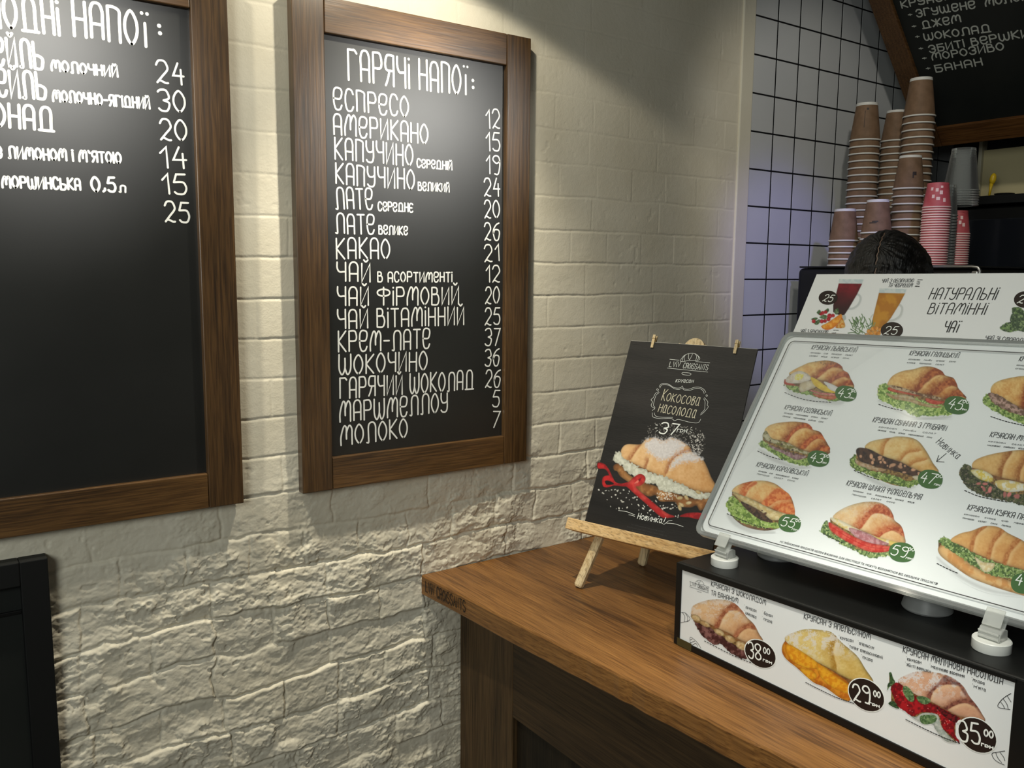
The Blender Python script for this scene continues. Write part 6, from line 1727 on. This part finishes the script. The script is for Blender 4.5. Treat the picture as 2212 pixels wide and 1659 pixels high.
# ================================================================== BARISTA (head bowed, only the crown shows over the signs)
def skin_body(name, joints, links, m, parent, sub=2, root=0):
    me = bpy.data.meshes.new(name)
    base = base_of(parent)
    me.from_pydata([tuple(np.array(j[0]) - base) for j in joints], links, [])
    o = bpy.data.objects.new(name, me)
    COL.objects.link(o)
    o.parent = parent
    me.materials.append(m)
    s = o.modifiers.new('skin', 'SKIN')
    s.use_smooth_shade = True
    for i, j in enumerate(joints):
        sv = me.skin_vertices[0].data[i]
        r = j[1]
        sv.radius = r if isinstance(r, tuple) else (r, r)
        sv.use_root = i == root
    d = o.modifiers.new('subdivision', 'SUBSURF')
    d.levels = d.render_levels = sub
    return o


def barista():
    """bent over the work surface behind the counter: feet at (1.99, -0.5), head forward of the hips and bowed towards the customer"""
    hx, hy, hz = 1.868, -0.545, 1.612                         # head centre
    p = empty('person', (1.98, -0.51, 0.0), 'person with black centre-parted hair and head bowed, behind the tea sign', 'person')
    F = np.array([-0.955, -0.296, 0.0])                      # facing the customers
    S = np.array([-0.296, 0.955, 0.0])                       # their right side... wall side
    hip = np.array([1.995, -0.505, 0.93])
    J, Lk = [], []

    def add(P, r, frm=None):
        J.append((P, r))
        if frm is not None:
            Lk.append((frm, len(J) - 1))
        return len(J) - 1
    pel = add(hip, (0.135, 0.095))
    wa = add(hip + np.array([0, 0, 0.16]) + F * 0.015, (0.115, 0.085), pel)
    ch = add(hip + np.array([0, 0, 0.37]) + F * 0.06, (0.135, 0.095), wa)
    nb = add(hip + np.array([0, 0, 0.51]) + F * 0.10, (0.060, 0.055), ch)
    nk = add(np.array([hx, hy, hz]) - F * 0.055 + np.array([0, 0, -0.105]), (0.050, 0.050), nb)
    hd0 = add(np.array([hx, hy, hz]) + np.array([0, 0, -0.02]) - F * 0.012, (0.072, 0.084), nk)
    add(np.array([hx, hy, hz]) + np.array([0, 0, 0.045]), (0.066, 0.080), hd0)
    hands = []
    for s in (1, -1):
        sh = add(hip + np.array([0, 0, 0.455]) + F * 0.075 + S * s * 0.165, 0.052, ch)
        el = add(hip + np.array([0, 0, 0.19]) + F * 0.11 + S * s * 0.215, 0.039, sh)
        wr = add(hip + np.array([0, 0, 0.115]) + F * 0.295 + S * s * 0.115, 0.026, el)
        pa = add(hip + np.array([0, 0, 0.095]) + F * 0.365 + S * s * 0.095, (0.033, 0.016), wr)
        hands.append((s, pa))
        for k, (off, ln) in enumerate(((-0.027, 0.062), (-0.009, 0.074), (0.009, 0.070), (0.026, 0.055))):
            b0 = J[pa][0] + S * off + F * 0.030
            f0 = add(b0, 0.0095, pa)
            f1 = add(b0 + F * ln * 0.5 + np.array([0, 0, -0.012]), 0.0085, f0)
            add(b0 + F * ln * 0.85 + np.array([0, 0, -0.038]), 0.0075, f1)
        t0 = add(J[pa][0] - S * s * 0.036 + F * 0.004, 0.011, pa)
        add(J[pa][0] - S * s * 0.050 + F * 0.045 + np.array([0, 0, -0.018]), 0.0085, t0)
        th = add(hip + S * s * 0.085 + np.array([0, 0, -0.10]), 0.088, pel)
        kn = add(hip + S * s * 0.095 + np.array([0, 0, -0.46]) + F * 0.025, 0.056, th)
        an = add(np.array([hip[0], hip[1], 0.085]) + S * s * 0.10, 0.036, kn)
        add(np.array([hip[0], hip[1], 0.035]) + S * s * 0.105 + F * 0.13, 0.030, an)
    body = skin_body('body', J, Lk, M['skin'], p)
    # clothes over the body
    T_, TL = [], []

    def at(P, r, frm=None):
        T_.append((P, r))
        if frm is not None:
            TL.append((frm, len(T_) - 1))
        return len(T_) - 1
    a = at(hip + np.array([0, 0, -0.05]), (0.150, 0.112)); b_ = at(J[wa][0], (0.130, 0.100), a); c = at(J[ch][0], (0.150, 0.110), b_); d = at(J[nb][0] + np.array([0, 0, -0.015]), (0.074, 0.070), c)
    for s in (1, -1):
        e = at(hip + np.array([0, 0, 0.455]) + F * 0.075 + S * s * 0.165, 0.066, c)
        at(hip + np.array([0, 0, 0.29]) + F * 0.10 + S * s * 0.198, 0.056, e)
    skin_body('tshirt', T_, TL, M['shirt'], p)
    T_, TL = [], []
    a = at(hip + np.array([0, 0, 0.03]), (0.146, 0.108))
    for s in (1, -1):
        e = at(hip + S * s * 0.085 + np.array([0, 0, -0.10]), 0.100, a)
        f = at(hip + S * s * 0.095 + np.array([0, 0, -0.46]) + F * 0.025, 0.070, e)
        at(np.array([hip[0], hip[1], 0.10]) + S * s * 0.10, 0.056, f)
    skin_body('trousers', T_, TL, M['trousers'], p)
    for s in (1, -1):
        A0 = np.array([hip[0], hip[1], 0.0]) + S * s * 0.103
        R = []
        for t, w, hh in ((-0.07, 0.030, 0.05), (-0.04, 0.040, 0.085), (0.02, 0.041, 0.085), (0.09, 0.047, 0.055), (0.15, 0.042, 0.042), (0.185, 0.020, 0.03)):
            R.append([A0 + F * t + S * w * math.cos(q) + np.array([0, 0, 0.002 + hh * 0.5 + hh * 0.5 * math.sin(q)]) for q in np.linspace(0, 2 * math.pi, 14, endpoint=False)])
        MB().rings(R).build('shoe', M['shoe'], p, smooth=True)
    # head frame, bowed forward by about 55 degrees
    C0 = np.array([hx, hy, hz])
    tilt = math.radians(52)
    Uh = math.cos(tilt) * np.array([0, 0, 1.0]) + math.sin(tilt) * F    # crown direction
    Fh = math.cos(tilt) * F - math.sin(tilt) * np.array([0, 0, 1.0])    # face direction
    fl = lambda x, y, z: C0 + S * x + Fh * y + Uh * z
    # skull and face, one surface
    V, Fc = [], []
    nu, nv = 40, 28
    for j in range(nv + 1):
        ph = math.pi * j / nv
        for i in range(nu):
            th = 2 * math.pi * i / nu
            x, y, z = math.sin(ph) * math.sin(th), math.sin(ph) * math.cos(th), math.cos(ph)
            rx, ry, rz = 0.076, 0.094, 0.112
            X, Y, Z = rx * x, ry * y, rz * z
            if z < 0:
                X *= 1 - 0.34 * (-z) ** 1.5
            fr = max(y, 0) ** 2
            if y > 0:
                Y -= 0.010 * fr
                nose = math.exp(-(X / 0.011) ** 2) * math.exp(-((Z + 0.018) / 0.022) ** 2)
                Y += 0.022 * nose * (y > 0.6)
                Y += 0.006 * math.exp(-(X / 0.026) ** 2) * math.exp(-((Z + 0.058) / 0.010) ** 2)
                Y += 0.009 * math.exp(-(X / 0.024) ** 2) * math.exp(-((Z + 0.092) / 0.014) ** 2)
                for sx in (0.030, -0.030):
                    Y -= 0.008 * math.exp(-((X - sx) / 0.014) ** 2) * math.exp(-((Z - 0.006) / 0.011) ** 2)
            V.append(fl(X, Y, Z))
    for j in range(nv):
        for i in range(nu):
            a, b2 = j * nu + i, j * nu + (i + 1) % nu
            Fc.append([a, b2, b2 + nu, a + nu])
    face = mesh_np('head', V, Fc, M['skin'], p, True)
    for sx in (1, -1):
        MB().lathe([(0.001, 0.005), (0.006, 0.004), (0.0085, 0), (0.006, -0.004), (0.001, -0.005)], fl(0.030 * sx, 0.078, 0.006), 14, ax=Fh).build('eye', M['eye'], face, smooth=True)
        MB().tube([fl(0.018 * sx, 0.090, 0.026), fl(0.032 * sx, 0.087, 0.031), fl(0.045 * sx, 0.076, 0.025)], [0.002, 0.003, 0.0015], 8).build('eyebrow', M['hair'], face)
        R = []
        for k, (yy, zz, w) in enumerate(((0.006, 0.030, 0.003), (0.002, 0.02, 0.012), (-0.004, 0.0, 0.014), (-0.002, -0.020, 0.010), (0.002, -0.030, 0.003))):
            R.append([fl(sx * (0.075 + 0.006 * math.cos(q)), yy - 0.004 + w * math.sin(q), zz - 0.006) for q in np.linspace(0, 2 * math.pi, 10, endpoint=False)])
        MB().rings(R).build('ear', M['skin'], face, smooth=True)
    MB().tube([fl(-0.022, 0.088, -0.056), fl(-0.008, 0.096, -0.053), fl(0, 0.096, -0.055), fl(0.008, 0.096, -0.053), fl(0.022, 0.088, -0.056)], [0.0015, 0.004, 0.0045, 0.004, 0.0015], 8).build('mouth', M['lip'], face, smooth=True)
    # hair: combed from a centre parting over both sides, gathered low at the back
    V, Fc = [], []
    nu, nv = 120, 46
    for j in range(nv + 1):
        ph = math.radians(112) * j / nv
        for i in range(nu):
            th = 2 * math.pi * i / nu
            x, y, z = math.sin(ph) * math.sin(th), math.sin(ph) * math.cos(th), math.cos(ph)
            low = 0.0
            if y > 0:                                       # hairline: higher at the forehead
                lim = math.radians(112 - 58 * y ** 1.5)
                f = min(1.0, lim / math.radians(112))
                ph2 = ph * f
                x, y, z = math.sin(ph2) * math.sin(th), math.sin(ph2) * math.cos(th), math.cos(ph2)
            k = 1.0 + 0.022 * math.sin(th * 23 + 3 * math.sin(ph * 4)) * 0.25
            side = abs(x)
            r = 1 + 0.10 * side * math.sin(ph) ** 2
            X, Y, Z = 0.0865 * x * r * k, 0.104 * y * k, 0.122 * z * k
            part = math.exp(-(X / 0.0035) ** 2) * (1 if y > -0.55 else 0)
            Z -= 0.0045 * part
            n_ = float(vnoise(np.array(Y), np.array(Z), 0.012, 5)) * 0.0016 + float(vnoise(np.array(Y * 4), np.array(Z), 0.009, 9)) * 0.0009
            V.append(fl(X + (n_ if X > 0 else -n_), Y, Z + n_))
    for j in range(nv):
        for i in range(nu):
            a, b2 = j * nu + i, j * nu + (i + 1) % nu
            Fc.append([a, b2, b2 + nu, a + nu])
    hair = mesh_np('hair', V, Fc, M['hair'], p, True)
    V, F2 = [], []
    for k in range(26):
        y0 = -0.050 + 0.118 * k / 25
        zz = 0.122 * math.sqrt(max(0, 1 - (y0 / 0.104) ** 2)) - 0.0026
        wob = 0.0012 * math.sin(k * 1.7)
        V += [fl(wob - 0.0011, y0, zz), fl(wob + 0.0011, y0, zz)]
        if k:
            n = len(V)
            F2.append([n - 4, n - 3, n - 1, n - 2])
    mesh_np('hair_parting', V, F2, M['scalp'], hair)
    MB().lathe([(0.001, 0.03), (0.020, 0.026), (0.034, 0.008), (0.034, -0.008), (0.020, -0.026), (0.001, -0.03)], fl(0, -0.118, -0.035), 24, ax=Fh).build('hair_bun', M['hair'], p, smooth=True)
    return p


barista()
